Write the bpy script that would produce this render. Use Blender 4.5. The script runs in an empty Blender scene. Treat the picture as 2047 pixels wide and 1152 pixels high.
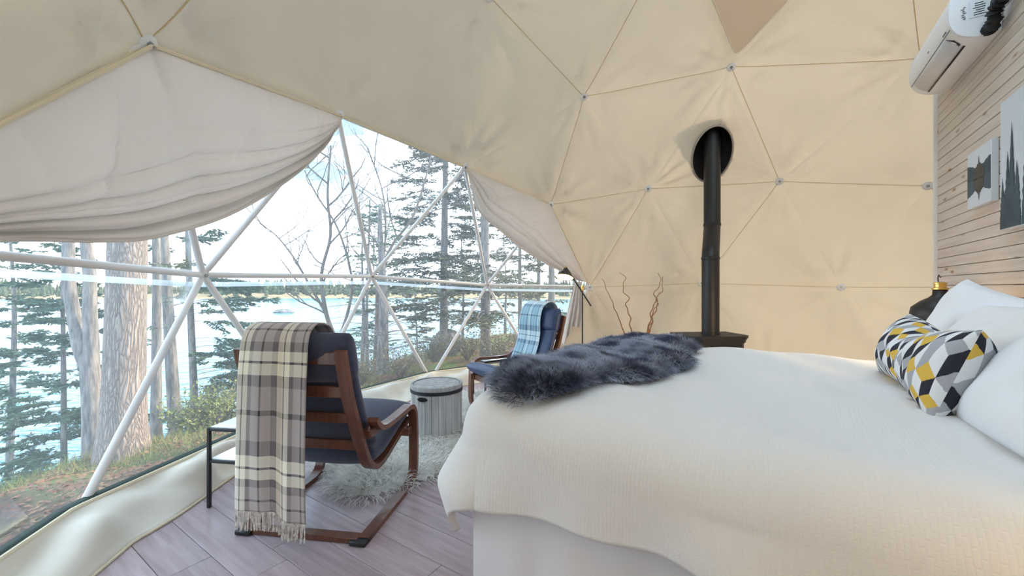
import bpy, math, random
import numpy as np
from mathutils import Vector, Matrix
random.seed(7); rng = np.random.default_rng(7)
PI = math.pi
scn = bpy.context.scene
col = scn.collection

# ------------------------------------------------------------------ camera, sky, sun, exposure
F_PX = 800.0
CAM_H = 1.25
cd = bpy.data.cameras.new('camera'); cam = bpy.data.objects.new('camera', cd); col.objects.link(cam)
cam.location = (0, 0, CAM_H); cam.rotation_euler = (PI/2, 0, 0)
cd.sensor_width = 36.0; cd.lens = F_PX/2047*36.0; cd.clip_start = 0.02; cd.clip_end = 2000
scn.camera = cam
scn.view_settings.view_transform = 'Standard'; scn.view_settings.look = 'None'
scn.view_settings.gamma = 1.0; scn.view_settings.use_curve_mapping = False
scn.view_settings.exposure = 1.26

scn.cycles.diffuse_bounces = 4; scn.cycles.max_bounces = 5; scn.cycles.glossy_bounces = 2; scn.cycles.transparent_max_bounces = 8; scn.cycles.adaptive_threshold = 0.06
world = bpy.data.worlds.new('sky'); scn.world = world; world.use_nodes = True
wn = world.node_tree; wn.nodes.clear()
def N(tree, kind, **kw):
    n = tree.nodes.new(kind)
    for k, v in kw.items():
        if k.startswith('i_'):
            n.inputs[k[2:].replace('_', ' ')].default_value = v
        else: setattr(n, k, v)
    return n
def ramp(tree, stops, interp='LINEAR'):
    r = tree.nodes.new('ShaderNodeValToRGB'); r.color_ramp.interpolation = interp
    e = r.color_ramp.elements
    e[0].position, e[0].color = stops[0][0], (*stops[0][1], 1)
    e[1].position, e[1].color = stops[-1][0], (*stops[-1][1], 1)
    for p, c in stops[1:-1]:
        x = e.new(p); x.color = (*c, 1)
    return r
tc = N(wn, 'ShaderNodeTexCoord')
sep = N(wn, 'ShaderNodeSeparateXYZ'); wn.links.new(tc.outputs['Generated'], sep.inputs[0])
grad = ramp(wn, [(0.0, (1.50, 1.66, 1.86)), (0.11, (1.30, 1.48, 1.70)), (0.24, (0.23, 0.36, 0.43)), (0.75, (0.20, 0.36, 0.48)), (1.0, (0.19, 0.34, 0.48))])
wn.links.new(sep.outputs['Z'], grad.inputs[0])
mp = N(wn, 'ShaderNodeMapping'); mp.inputs['Scale'].default_value = (1.6, 1.6, 3.6)
wn.links.new(tc.outputs['Generated'], mp.inputs[0])
cl = N(wn, 'ShaderNodeTexNoise', i_Scale=2.1, i_Detail=6.0, i_Roughness=0.55); wn.links.new(mp.outputs[0], cl.inputs['Vector'])
clr = ramp(wn, [(0.49, (0, 0, 0)), (0.68, (1, 1, 1))]); wn.links.new(cl.outputs['Fac'], clr.inputs[0])
mx = N(wn, 'ShaderNodeMixRGB'); mx.inputs[2].default_value = (2.15, 2.38, 2.75, 1)
wn.links.new(clr.outputs[0], mx.inputs[0]); wn.links.new(grad.outputs[0], mx.inputs[1])
bg = N(wn, 'ShaderNodeBackground', i_Strength=1.45); wn.links.new(mx.outputs[0], bg.inputs[0])
wo = N(wn, 'ShaderNodeOutputWorld'); wn.links.new(bg.outputs[0], wo.inputs[0])

sl = bpy.data.lights.new('sun', 'SUN'); sl.energy = 3.5; sl.angle = math.radians(6); sl.color = (1.0, 0.82, 0.58)
sun = bpy.data.objects.new('sun', sl); col.objects.link(sun)
sun.rotation_euler = Vector((-0.72, -0.42, -0.40)).to_track_quat('-Z', 'Y').to_euler()

# ------------------------------------------------------------------ object helpers
class MB:
    def __init__(s): s.v = []; s.f = []; s.uv = []; s.n = 0
    def add(s, v, f, uv=None):
        o = s.n
        s.v.extend([tuple(p) for p in v]); s.n += len(v)
        s.f.extend([tuple(i+o for i in q) for q in f])
        s.uv.extend(uv if uv is not None else [(0.0, 0.0)]*len(v))
        return s
    def box(s, c, d, ch=0.0, rz=0.0):
        hx, hy, hz = d[0]/2, d[1]/2, d[2]/2
        ch = min(ch, hx*.9, hy*.9, hz*.9)
        V = []; F = []
        if ch <= 0:
            V = [(x*hx, y*hy, z*hz) for x in (-1, 1) for y in (-1, 1) for z in (-1, 1)]
            F = [(0,1,3,2),(4,6,7,5),(0,4,5,1),(2,3,7,6),(0,2,6,4),(1,5,7,3)]
        else:
            idx = {}
            for x in (-1, 1):
                for y in (-1, 1):
                    for z in (-1, 1):
                        for a in range(3):
                            h = [hx-ch, hy-ch, hz-ch]; h[a] += ch
                            idx[(x,y,z,a)] = len(V); V.append((x*h[0], y*h[1], z*h[2]))
            g = lambda x,y,z,a: idx[(x,y,z,a)]
            for q in (-1, 1):
                F.append((g(q,-1,-1,0), g(q,1,-1,0), g(q,1,1,0), g(q,-1,1,0))[::q])
                F.append((g(-1,q,-1,1), g(-1,q,1,1), g(1,q,1,1), g(1,q,-1,1))[::q])
                F.append((g(-1,-1,q,2), g(1,-1,q,2), g(1,1,q,2), g(-1,1,q,2))[::q])
                for r in (-1, 1):
                    F.append((g(q,r,-1,0), g(q,r,1,0), g(q,r,1,1), g(q,r,-1,1))[::-q*r])
                    F.append((g(q,-1,r,0), g(q,1,r,0), g(q,1,r,2), g(q,-1,r,2))[::q*r])
                    F.append((g(-1,q,r,1), g(1,q,r,1), g(1,q,r,2), g(-1,q,r,2))[::-q*r])
                    for z in (-1, 1):
                        F.append((g(q,r,z,0), g(q,r,z,1), g(q,r,z,2))[::q*r*z])
        cz, sz = math.cos(rz), math.sin(rz)
        V = [(c[0]+x*cz-y*sz, c[1]+x*sz+y*cz, c[2]+z) for x, y, z in V]
        return s.add(V, F)
    def tube(s, path, rad, n=8, caps=True, closed=False):
        P = [Vector(p) for p in path]; m = len(P)
        R = rad if hasattr(rad, '__len__') else [rad]*m
        V = []; up = None
        for i in range(m):
            if closed: t = P[(i+1) % m]-P[i-1]
            else: t = P[min(i+1, m-1)]-P[max(i-1, 0)]
            t = t.normalized() if t.length > 1e-9 else Vector((0,0,1))
            if up is None:
                up = Vector((0,0,1)) if abs(t.z) < .9 else Vector((1,0,0))
            a = t.cross(up)
            if a.length < 1e-6: a = t.orthogonal()
            a.normalize(); b = a.cross(t).normalized(); up = b
            for k in range(n):
                w = 2*PI*k/n
                V.append(P[i]+(a*math.cos(w)+b*math.sin(w))*R[i])
        F = []
        for i in range(m if closed else m-1):
            j = (i+1) % m
            for k in range(n):
                l = (k+1) % n
                F.append((i*n+k, i*n+l, j*n+l, j*n+k))
        if caps and not closed:
            F.append(tuple(range(n-1, -1, -1))); F.append(tuple(range((m-1)*n, m*n)))
        uv = [((i % n)/n, float(i//n)/max(1, m-1)) for i in range(len(V))]
        return s.add(V, F, uv)
    def lathe(s, prof, c=(0,0,0), n=32, capb=True, capt=True):
        V = []; F = []
        for r, z in prof:
            for k in range(n):
                w = 2*PI*k/n; V.append((c[0]+r*math.cos(w), c[1]+r*math.sin(w), c[2]+z))
        for i in range(len(prof)-1):
            for k in range(n):
                l = (k+1) % n; F.append((i*n+k, i*n+l, (i+1)*n+l, (i+1)*n+k))
        if capb: F.append(tuple(range(n-1, -1, -1)))
        if capt: F.append(tuple(range((len(prof)-1)*n, len(prof)*n)))
        return s.add(V, F)
    def grid(s, fn, nu, nv, uvfn=None, wrapu=False):
        V = []; UV = []
        for j in range(nv+1):
            for i in range(nu+1 if not wrapu else nu):
                V.append(fn(i/nu, j/nv)); UV.append(uvfn(i/nu, j/nv) if uvfn else (i/nu, j/nv))
        w = nu+1 if not wrapu else nu
        F = [(j*w+i, j*w+(i+1) % w, (j+1)*w+(i+1) % w, (j+1)*w+i) for j in range(nv) for i in range(nu)]
        return s.add(V, F, UV)
    def prism(s, poly, y0, y1, axes='xz'):
        """extrude 2D polygon; axes 'xz' -> (x, y, z) with y the depth ; 'yz' -> x the depth ; 'xy' -> z the depth"""
        def P(a, b, d):
            return (a, d, b) if axes == 'xz' else ((d, a, b) if axes == 'yz' else (a, b, d))
        n = len(poly)
        V = [P(a, b, y0) for a, b in poly]+[P(a, b, y1) for a, b in poly]
        F = [tuple(range(n)), tuple(range(2*n-1, n-1, -1))]+[(i, i+n, (i+1) % n+n, (i+1) % n) for i in range(n)]
        return s.add(V, F)
    def build(s, name, mat, parent=None, smooth=True, ang=40, solid=0.0, recalc=True):
        me = bpy.data.meshes.new(name)
        me.from_pydata(s.v, [], s.f)
        if any(u != (0.0, 0.0) for u in s.uv):
            ul = me.uv_layers.new(name='UVMap')
            li = np.empty(len(me.loops), dtype=np.int32); me.loops.foreach_get('vertex_index', li)
            ul.data.foreach_set('uv', np.array(s.uv, dtype=np.float32)[li].ravel())
        if recalc and len(s.f) < 60000:
            import bmesh
            b = bmesh.new(); b.from_mesh(me); bmesh.ops.recalc_face_normals(b, faces=b.faces); b.to_mesh(me); b.free()
        if smooth:
            me.polygons.foreach_set('use_smooth', [True]*len(me.polygons))
            if ang < 180: me.set_sharp_from_angle(angle=math.radians(ang))
        me.materials.append(mat)
        o = bpy.data.objects.new(name, me); col.objects.link(o)
        if solid:
            m = o.modifiers.new('thickness', 'SOLIDIFY'); m.thickness = solid; m.offset = 0
        if parent is not None: o.parent = parent
        return o
def tag(o, label=None, cat=None, group=None, kind=None):
    if label: o['label'] = label
    if cat: o['category'] = cat
    if group: o['group'] = group
    if kind: o['kind'] = kind
    return o
def empty(name, loc=(0,0,0), rz=0.0, label=None, cat=None, group=None, kind=None, parent=None):
    o = bpy.data.objects.new(name, None); o.empty_display_size = .1; col.objects.link(o)
    o.location = loc; o.rotation_euler = (0, 0, rz)
    if parent is not None: o.parent = parent
    return tag(o, label, cat, group, kind)
def copy_tree(o, parent=None):
    c = o.copy(); col.objects.link(c)
    if parent is not None: c.parent = parent
    for ch in o.children: copy_tree(ch, c)
    return c
def smooth_path(pts, n):
    """Catmull-Rom resample"""
    P = [np.array(p, float) for p in pts]; P = [2*P[0]-P[1]]+P+[2*P[-1]-P[-2]]
    out = []; m = len(P)-3
    for i in range(n+1):
        t = i/n*m; k = min(int(t), m-1); t -= k
        a, b, c, d = P[k:k+4]
        out.append(.5*((2*b)+(-a+c)*t+(2*a-5*b+4*c-d)*t*t+(-a+3*b-3*c+d)*t**3))
    return out
def link(t, a, b): t.links.new(a, b)

# ------------------------------------------------------------------ materials
MATS = {}
def mat(name, base, rough=.6, col2=None, scale=8.0, lo=.35, hi=.65, bump=0.0, bscale=40.0, metallic=0.0,
        stretch=(1,1,1), coord='Object', detail=4.0, emit=None, spec=.5, sheen=0.0, randomize=0.0, coat=0.0):
    if name in MATS: return MATS[name]
    m = bpy.data.materials.new(name); m.use_nodes = True; t = m.node_tree; p = t.nodes['Principled BSDF']
    p.inputs['Base Color'].default_value = (*base, 1); p.inputs['Roughness'].default_value = rough
    p.inputs['Metallic'].default_value = metallic; p.inputs['Specular IOR Level'].default_value = spec
    p.inputs['Sheen Weight'].default_value = sheen; p.inputs['Coat Weight'].default_value = coat
    c = N(t, 'ShaderNodeTexCoord'); mpn = N(t, 'ShaderNodeMapping'); mpn.inputs['Scale'].default_value = stretch
    src = c.outputs[coord]
    if randomize:
        oi = N(t, 'ShaderNodeObjectInfo'); mu = N(t, 'ShaderNodeMath', operation='MULTIPLY'); mu.inputs[1].default_value = 37.0
        link(t, oi.outputs['Random'], mu.inputs[0])
        va = N(t, 'ShaderNodeVectorMath', operation='ADD'); link(t, src, va.inputs[0]); link(t, mu.outputs[0], va.inputs[1]); src = va.outputs[0]
    link(t, src, mpn.inputs[0])
    colout = None
    if col2 is not None:
        nz = N(t, 'ShaderNodeTexNoise', i_Scale=scale, i_Detail=detail, i_Roughness=.6); link(t, mpn.outputs[0], nz.inputs['Vector'])
        r = ramp(t, [(lo, base), (hi, col2)]); link(t, nz.outputs['Fac'], r.inputs[0]); colout = r.outputs[0]
        if randomize:
            hs = N(t, 'ShaderNodeHueSaturation'); mr = N(t, 'ShaderNodeMapRange'); mr.inputs['To Min'].default_value = 1-randomize; mr.inputs['To Max'].default_value = 1+randomize
            link(t, oi.outputs['Random'], mr.inputs[0]); link(t, mr.outputs[0], hs.inputs['Value']); link(t, colout, hs.inputs['Color']); colout = hs.outputs[0]
        link(t, colout, p.inputs['Base Color'])
    if bump:
        nb = N(t, 'ShaderNodeTexNoise', i_Scale=bscale, i_Detail=3.0); link(t, mpn.outputs[0], nb.inputs['Vector'])
        b = N(t, 'ShaderNodeBump', i_Strength=bump, i_Distance=.01); link(t, nb.outputs['Fac'], b.inputs['Height']); link(t, b.outputs[0], p.inputs['Normal'])
    if emit:
        p.inputs['Emission Color'].default_value = (*emit[0], 1); p.inputs['Emission Strength'].default_value = emit[1]
    MATS[name] = m
    return m
def canvas_mat(name, base, trans, fac, bump=.25):
    m = bpy.data.materials.new(name); m.use_nodes = True; t = m.node_tree; t.nodes.clear()
    c = N(t, 'ShaderNodeTexCoord')
    nz = N(t, 'ShaderNodeTexNoise', i_Scale=1.3, i_Detail=3.0); link(t, c.outputs['Object'], nz.inputs['Vector'])
    r = ramp(t, [(.3, tuple(x*.93 for x in base)), (.7, tuple(min(1, x*1.05) for x in base))]); link(t, nz.outputs['Fac'], r.inputs[0])
    nb = N(t, 'ShaderNodeTexNoise', i_Scale=7.0, i_Detail=4.0); link(t, c.outputs['Object'], nb.inputs['Vector'])
    b = N(t, 'ShaderNodeBump', i_Strength=bump, i_Distance=.03); link(t, nb.outputs['Fac'], b.inputs['Height'])
    d = N(t, 'ShaderNodeBsdfDiffuse'); link(t, r.outputs[0], d.inputs['Color']); link(t, b.outputs[0], d.inputs['Normal'])
    tr = N(t, 'ShaderNodeBsdfTranslucent'); tr.inputs['Color'].default_value = (*trans, 1)
    ms = N(t, 'ShaderNodeMixShader'); ms.inputs[0].default_value = fac
    link(t, d.outputs[0], ms.inputs[1]); link(t, tr.outputs[0], ms.inputs[2])
    o = N(t, 'ShaderNodeOutputMaterial'); link(t, ms.outputs[0], o.inputs[0])
    MATS[name] = m
    return m
M_CANVAS = canvas_mat('cream_canvas', (.60, .515, .395), (.95, .83, .64), .085, .35)
M_CURTAIN = canvas_mat('curtain_cloth', (.82, .75, .69), (.97, .92, .88), .34, .12)
M_VALANCE = canvas_mat('valance_canvas', (.90, .86, .77), (.8, .7, .5), .10, .2)
M_SEAM = mat('canvas_seam', (.66, .52, .31), .8)
M_WELT = mat('canvas_welt', (.78, .68, .50), .8)
M_PLATE = mat('white_plastic_plate', (.80, .82, .84), .4)
M_BOLT = mat('zinc_bolt', (.42, .46, .48), .35, metallic=.9)
M_STRUT = mat('painted_steel_tube', (.80, .78, .77), .3, col2=(.74, .72, .71), scale=3)
M_WHITE = mat('white_plastic', (.83, .84, .86), .35)
M_BLACK = mat('black_metal', (.012, .012, .014), .45)
M_BLACKIRON = mat('stove_iron', (.010, .010, .012), .55, bump=.1, bscale=120)
M_BRASS = mat('brass', (.75, .50, .16), .28, metallic=1.0)
M_FLOOR = mat('floor_vinyl_wood', (.36, .28, .30), .28, col2=(.50, .41, .45), scale=3.0, stretch=(.7, 9, 1), bump=.05, bscale=18, randomize=.16)
M_SUBFLOOR = mat('dark_underlay', (.07, .05, .05), .8)
M_CHAIRWOOD = mat('brown_stained_beech', (.105, .035, .018), .32, col2=(.17, .062, .034), scale=5, stretch=(6, 1, 1), coat=.2)
M_NAVY = mat('navy_fabric', (.026, .030, .062), .75, col2=(.038, .042, .085), scale=60, bump=.3, bscale=350, sheen=.25)
M_NAVY2 = mat('navy_leather', (.022, .042, .105), .42, col2=(.030, .055, .13), scale=20, bump=.1, bscale=90)
M_SKIRT = mat('white_bed_skirt', (.80, .79, .80), .85)
M_SHEET = mat('white_cotton', (.85, .87, .90), .8, bump=.15, bscale=18)
M_VASE = mat('terracotta_glaze', (.20, .12, .08), .5)
M_TWIG = mat('curly_willow_bark', (.40, .20, .085), .7, col2=(.24, .11, .05), scale=30)
M_TRIM = mat('white_trim', (.80, .77, .72), .5)
def finish(name):
    m = bpy.data.materials.new(name); m.use_nodes = True; MATS[name] = m
    return m, m.node_tree, m.node_tree.nodes['Principled BSDF']
# pine boards with knots
M_PINE, t, p = finish('whitewashed_pine'); p.inputs['Roughness'].default_value = .55
c = N(t, 'ShaderNodeTexCoord'); oi = N(t, 'ShaderNodeObjectInfo'); mu = N(t, 'ShaderNodeMath', operation='MULTIPLY'); mu.inputs[1].default_value = 61.0
link(t, oi.outputs['Random'], mu.inputs[0]); va = N(t, 'ShaderNodeVectorMath', operation='ADD'); link(t, c.outputs['Object'], va.inputs[0]); link(t, mu.outputs[0], va.inputs[1])
mpn = N(t, 'ShaderNodeMapping'); mpn.inputs['Scale'].default_value = (1.2, 8, 22); link(t, va.outputs[0], mpn.inputs[0])
nz = N(t, 'ShaderNodeTexNoise', i_Scale=1.5, i_Detail=4.0); link(t, mpn.outputs[0], nz.inputs['Vector'])
r = ramp(t, [(.3, (.70, .63, .56)), (.7, (.58, .50, .43))]); link(t, nz.outputs['Fac'], r.inputs[0])
mp2 = N(t, 'ShaderNodeMapping'); mp2.inputs['Scale'].default_value = (3.2, 3.0, 11.0); link(t, va.outputs[0], mp2.inputs[0])
vo = N(t, 'ShaderNodeTexVoronoi', i_Scale=1.0); link(t, mp2.outputs[0], vo.inputs['Vector'])
kr = ramp(t, [(.05, (1, 1, 1)), (.16, (0, 0, 0))]); link(t, vo.outputs['Distance'], kr.inputs[0])
mxk = N(t, 'ShaderNodeMixRGB'); mxk.inputs[2].default_value = (.30, .15, .07, 1); link(t, kr.outputs[0], mxk.inputs[0]); link(t, r.outputs[0], mxk.inputs[1])
link(t, mxk.outputs[0], p.inputs['Base Color'])
# clear vinyl
M_VINYL = bpy.data.materials.new('clear_vinyl'); M_VINYL.use_nodes = True; t = M_VINYL.node_tree; t.nodes.clear()
def vinyl(t, haze, gl):
    tp = N(t, 'ShaderNodeBsdfTransparent'); tp.inputs[0].default_value = (.97, .985, .99, 1)
    g = N(t, 'ShaderNodeBsdfGlossy', i_Roughness=.08); tl = N(t, 'ShaderNodeBsdfTranslucent'); tl.inputs[0].default_value = (.92, .96, 1.0, 1)
    fr = N(t, 'ShaderNodeFresnel', i_IOR=1.25); m1 = N(t, 'ShaderNodeMixShader'); m1.inputs[0].default_value = haze
    link(t, tp.outputs[0], m1.inputs[1]); link(t, tl.outputs[0], m1.inputs[2])
    m2 = N(t, 'ShaderNodeMixShader'); mm = N(t, 'ShaderNodeMath', operation='MULTIPLY'); mm.inputs[1].default_value = gl; link(t, fr.outputs[0], mm.inputs[0])
    link(t, mm.outputs[0], m2.inputs[0]); link(t, m1.outputs[0], m2.inputs[1]); link(t, g.outputs[0], m2.inputs[2])
    c = N(t, 'ShaderNodeTexCoord'); nb = N(t, 'ShaderNodeTexNoise', i_Scale=3.0, i_Detail=1.0); link(t, c.outputs['Object'], nb.inputs['Vector'])
    b = N(t, 'ShaderNodeBump', i_Strength=.3, i_Distance=.05); link(t, nb.outputs['Fac'], b.inputs['Height']); link(t, b.outputs[0], g.inputs['Normal'])
    o = N(t, 'ShaderNodeOutputMaterial'); link(t, m2.outputs[0], o.inputs[0])
vinyl(t, .09, .4)
M_VSEAM = bpy.data.materials.new('vinyl_weld'); M_VSEAM.use_nodes = True; M_VSEAM.node_tree.nodes.clear(); vinyl(M_VSEAM.node_tree, .45, .8)
# plaid weave from UV (metres)
def plaid(name, warp, weft, pu, pv, rough=.9):
    m, t, p = finish(name); p.inputs['Roughness'].default_value = rough; p.inputs['Sheen Weight'].default_value = .3
    uvn = N(t, 'ShaderNodeUVMap'); s = N(t, 'ShaderNodeSeparateXYZ'); link(t, uvn.outputs[0], s.inputs[0])
    outs = []
    for ax, per, stops in (('X', pu, warp), ('Y', pv, weft)):
        d = N(t, 'ShaderNodeMath', operation='DIVIDE'); d.inputs[1].default_value = per; link(t, s.outputs[ax], d.inputs[0])
        f = N(t, 'ShaderNodeMath', operation='FRACT'); link(t, d.outputs[0], f.inputs[0])
        r = ramp(t, stops, 'CONSTANT'); link(t, f.outputs[0], r.inputs[0]); outs.append(r)
    mxn = N(t, 'ShaderNodeMixRGB'); mxn.inputs[0].default_value = .5
    link(t, outs[0].outputs[0], mxn.inputs[1]); link(t, outs[1].outputs[0], mxn.inputs[2])
    nz = N(t, 'ShaderNodeTexNoise', i_Scale=500.0); c = N(t, 'ShaderNodeTexCoord'); link(t, c.outputs['Object'], nz.inputs['Vector'])
    b = N(t, 'ShaderNodeBump', i_Strength=.25, i_Distance=.004); link(t, nz.outputs['Fac'], b.inputs['Height']); link(t, b.outputs[0], p.inputs['Normal'])
    link(t, mxn.outputs[0], p.inputs['Base Color'])
    return m
CR, DK, TN, BK = (.92, .85, .69), (.15, .12, .125), (.42, .36, .34), (.012, .010, .014)
ST = [(0, CR), (.12, BK), (.145, CR), (.27, DK), (.38, TN), (.60, BK), (.645, TN), (.86, DK), (1.0, DK)]
M_PLAID = plaid('wool_plaid_grey', ST, ST, .225, .33)
CR2, DK2, TN2, BK2 = (.66, .80, .84), (.10, .17, .27), (.30, .48, .58), (.008, .015, .035)
ST2 = [(0, CR2), (.12, BK2), (.14, CR2), (.27, DK2), (.38, TN2), (.60, BK2), (.63, TN2), (.86, DK2), (1.0, DK2)]
M_PLAID2 = plaid('wool_plaid_blue', ST2, ST2, .17, .36)
M_FRINGE = mat('wool_fringe', (.85, .80, .72), .9, col2=(.40, .35, .34), scale=60)
# duvet seersucker
M_DUVET, t, p = finish('seersucker_duvet'); p.inputs['Roughness'].default_value = .85; p.inputs['Base Color'].default_value = (.86, .85, .84, 1)
uvn = N(t, 'ShaderNodeUVMap'); br = N(t, 'ShaderNodeTexBrick', i_Scale=1.0); br.inputs['Brick Width'].default_value = .030; br.inputs['Row Height'].default_value = .0115
br.inputs['Mortar Size'].default_value = .0030; br.inputs['Mortar Smooth'].default_value = 1.0; br.inputs['Color1'].default_value = (1, 1, 1, 1); br.inputs['Color2'].default_value = (.75, .75, .75, 1); br.inputs['Mortar'].default_value = (0, 0, 0, 1)
nz = N(t, 'ShaderNodeTexNoise', i_Scale=14.0, i_Detail=2.0); link(t, uvn.outputs[0], nz.inputs['Vector'])
vm = N(t, 'ShaderNodeMixRGB'); vm.inputs[0].default_value = .012; link(t, uvn.outputs[0], vm.inputs[1]); link(t, nz.outputs['Color'], vm.inputs[2]); link(t, vm.outputs[0], br.inputs['Vector'])
b = N(t, 'ShaderNodeBump', i_Strength=.22, i_Distance=.004); link(t, br.outputs['Color'], b.inputs['Height']); link(t, b.outputs[0], p.inputs['Normal'])
# fur: dark at the root, lighter at the tip, along each strand (UV v)
def fur_mat(name, root, tip, tip2, rough=.6):
    m, t, p = finish(name); t.nodes.remove(p)
    uvn = N(t, 'ShaderNodeUVMap'); s = N(t, 'ShaderNodeSeparateXYZ'); link(t, uvn.outputs[0], s.inputs[0])
    c = N(t, 'ShaderNodeTexCoord'); nz = N(t, 'ShaderNodeTexNoise', i_Scale=6.0, i_Detail=3.0); link(t, c.outputs['Object'], nz.inputs['Vector'])
    r = ramp(t, [(.42, tip), (.58, tip2)]); link(t, nz.outputs['Fac'], r.inputs[0])
    mm = N(t, 'ShaderNodeMixRGB'); mm.inputs[1].default_value = (*root, 1); link(t, s.outputs['Y'], mm.inputs[0]); link(t, r.outputs[0], mm.inputs[2])
    df = N(t, 'ShaderNodeBsdfDiffuse'); tl = N(t, 'ShaderNodeBsdfTranslucent'); ms = N(t, 'ShaderNodeMixShader'); ms.inputs[0].default_value = .42
    link(t, mm.outputs[0], df.inputs[0]); link(t, mm.outputs[0], tl.inputs[0]); link(t, df.outputs[0], ms.inputs[1]); link(t, tl.outputs[0], ms.inputs[2])
    link(t, ms.outputs[0], [n for n in t.nodes if n.type == 'OUTPUT_MATERIAL'][0].inputs[0])
    return m
M_FURD = fur_mat('slate_sheepskin', (.10, .10, .14), (.66, .73, .88), (.12, .13, .20))
M_FURW = fur_mat('ivory_sheepskin', (.93, .91, .86), (.97, .96, .94), (.88, .85, .80))
# bark, foliage
def bark(name, c1, c2, sc=9.0):
    return mat(name, c1, .9, col2=c2, scale=sc, stretch=(3, 3, .55), bump=.9, bscale=sc*1.6, lo=.38, hi=.62)
M_BARK1, t, p = finish('spruce_bark_pale'); p.inputs['Roughness'].default_value = .9
c = N(t, 'ShaderNodeTexCoord'); mpn = N(t, 'ShaderNodeMapping'); mpn.inputs['Scale'].default_value = (1, 1, .16); link(t, c.outputs['Object'], mpn.inputs[0])
nz = N(t, 'ShaderNodeTexNoise', i_Scale=6.0, i_Detail=5.0); link(t, mpn.outputs[0], nz.inputs['Vector'])
vm = N(t, 'ShaderNodeMixRGB'); vm.inputs[0].default_value = .22; link(t, mpn.outputs[0], vm.inputs[1]); link(t, nz.outputs['Color'], vm.inputs[2])
vo = N(t, 'ShaderNodeTexVoronoi', i_Scale=44.0, feature='DISTANCE_TO_EDGE'); link(t, vm.outputs[0], vo.inputs['Vector'])
r = ramp(t, [(.0, (.17, .14, .135)), (.10, (.30, .25, .23)), (.45, (.46, .40, .36))]); link(t, vo.outputs['Distance'], r.inputs[0]); link(t, r.outputs[0], p.inputs['Base Color'])
b = N(t, 'ShaderNodeBump', i_Strength=1.0, i_Distance=.03); link(t, vo.outputs['Distance'], b.inputs['Height']); link(t, b.outputs[0], p.inputs['Normal'])
M_BARK2 = bark('grey_bark', (.13, .125, .13), (.30, .28, .27), 8.0)
M_BARK3 = bark('far_bark', (.16, .15, .15), (.27, .25, .24), 8.0)
M_NEEDLE = mat('spruce_needles', (.06, .14, .10), .7, col2=(.11, .17, .08), scale=2.0)
M_NEEDLE2 = mat('spruce_needles_olive', (.10, .125, .075), .7, col2=(.17, .155, .085), scale=1.5)
M_BARE = mat('bare_twigs', (.15, .12, .11), .8, col2=(.22, .18, .16), scale=3)
M_MOSS = mat('forest_ground', (.12, .060, .030), .95, col2=(.13, .17, .025), scale=1.1, lo=.42, hi=.60, bump=.8, bscale=30, detail=8)
M_LEAF = mat('fallen_leaves', (.26, .085, .035), .8, col2=(.34, .20, .10), scale=9)
M_GRASS = mat('shore_grass', (.14, .21, .06), .8, col2=(.28, .27, .09), scale=1.2)
M_SHRUB = mat('shrub_leaves', (.13, .16, .07), .8, col2=(.24, .16, .09), scale=2.5)
M_FOREST = mat('far_forest', (.085, .12, .085), .9, col2=(.12, .14, .09), scale=.12)
M_MARSH = mat('marsh_grass', (.42, .29, .16), .95, col2=(.34, .27, .15), scale=.1)
M_ROCK = mat('grey_rock', (.20, .19, .18), .9, col2=(.32, .30, .28), scale=4, bump=.6, bscale=9)
M_WATER, t, p = finish('lake_water'); p.inputs['Base Color'].default_value = (.045, .22, .27, 1); p.inputs['Roughness'].default_value = .16; p.inputs['IOR'].default_value = 1.33
c = N(t, 'ShaderNodeTexCoord'); mpn = N(t, 'ShaderNodeMapping'); mpn.inputs['Scale'].default_value = (.55, 1.5, 1); mpn.inputs['Rotation'].default_value = (0, 0, .35); link(t, c.outputs['Object'], mpn.inputs[0])
nz = N(t, 'ShaderNodeTexNoise', i_Scale=1.3, i_Detail=4.0, i_Roughness=.55); link(t, mpn.outputs[0], nz.inputs['Vector'])
b = N(t, 'ShaderNodeBump', i_Strength=1.0, i_Distance=.38); link(t, nz.outputs['Fac'], b.inputs['Height']); link(t, b.outputs[0], p.inputs['Normal'])
M_FLAP = mat('skylight_cover_canvas', (.86, .72, .55), .85, bump=.2, bscale=6)
# ------------------------------------------------------------------ geodesic dome
DC = np.array([1.989, 2.248, CAM_H-0.517]); DR = 4.252; DROT = -4.158; DZ = .906
ROWDZ = {0: .10, 1: .10, 2: .09, 3: 0.0, 4: -.13, 5: 0.0}
def geodesic(n=3):
    t = math.atan(.5)
    top = np.array([0, 0, 1.])
    U = [np.array([math.cos(t)*math.sin(2*PI*k/5), math.cos(t)*math.cos(2*PI*k/5), math.sin(t)]) for k in range(5)]
    L = [np.array([math.cos(t)*math.sin(2*PI*(k+.5)/5), math.cos(t)*math.cos(2*PI*(k+.5)/5), -math.sin(t)]) for k in range(5)]
    V = []; R = []; key = {}; T = []
    def vid(p, row):
        p = p/np.linalg.norm(p); k = tuple(np.round(p, 4)+0.0)
        if k not in key: key[k] = len(V); V.append(p); R.append(row)
        return key[k]
    def face(a, b, c, rowfn):
        g = {}
        for i in range(n+1):
            for j in range(i+1): g[(i, j)] = vid((a*(n-i)+b*(i-j)+c*j)/n, rowfn(i))
        for i in range(n):
            for j in range(i+1):
                T.append((g[(i,j)], g[(i+1,j)], g[(i+1,j+1)]))
                if j < i: T.append((g[(i,j)], g[(i+1,j+1)], g[(i,j+1)]))
    for k in range(5):
        face(top, U[k], U[(k+1) % 5], lambda i: i)
        face(L[k], U[k], U[(k+1) % 5], lambda i: 2*n-i)
        face(U[k], L[k-1], L[k], lambda i: n+i)
    return V, R, T
GV, GR, GT = geodesic()
def az_of(p): return math.atan2(p[0], p[1])
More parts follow.
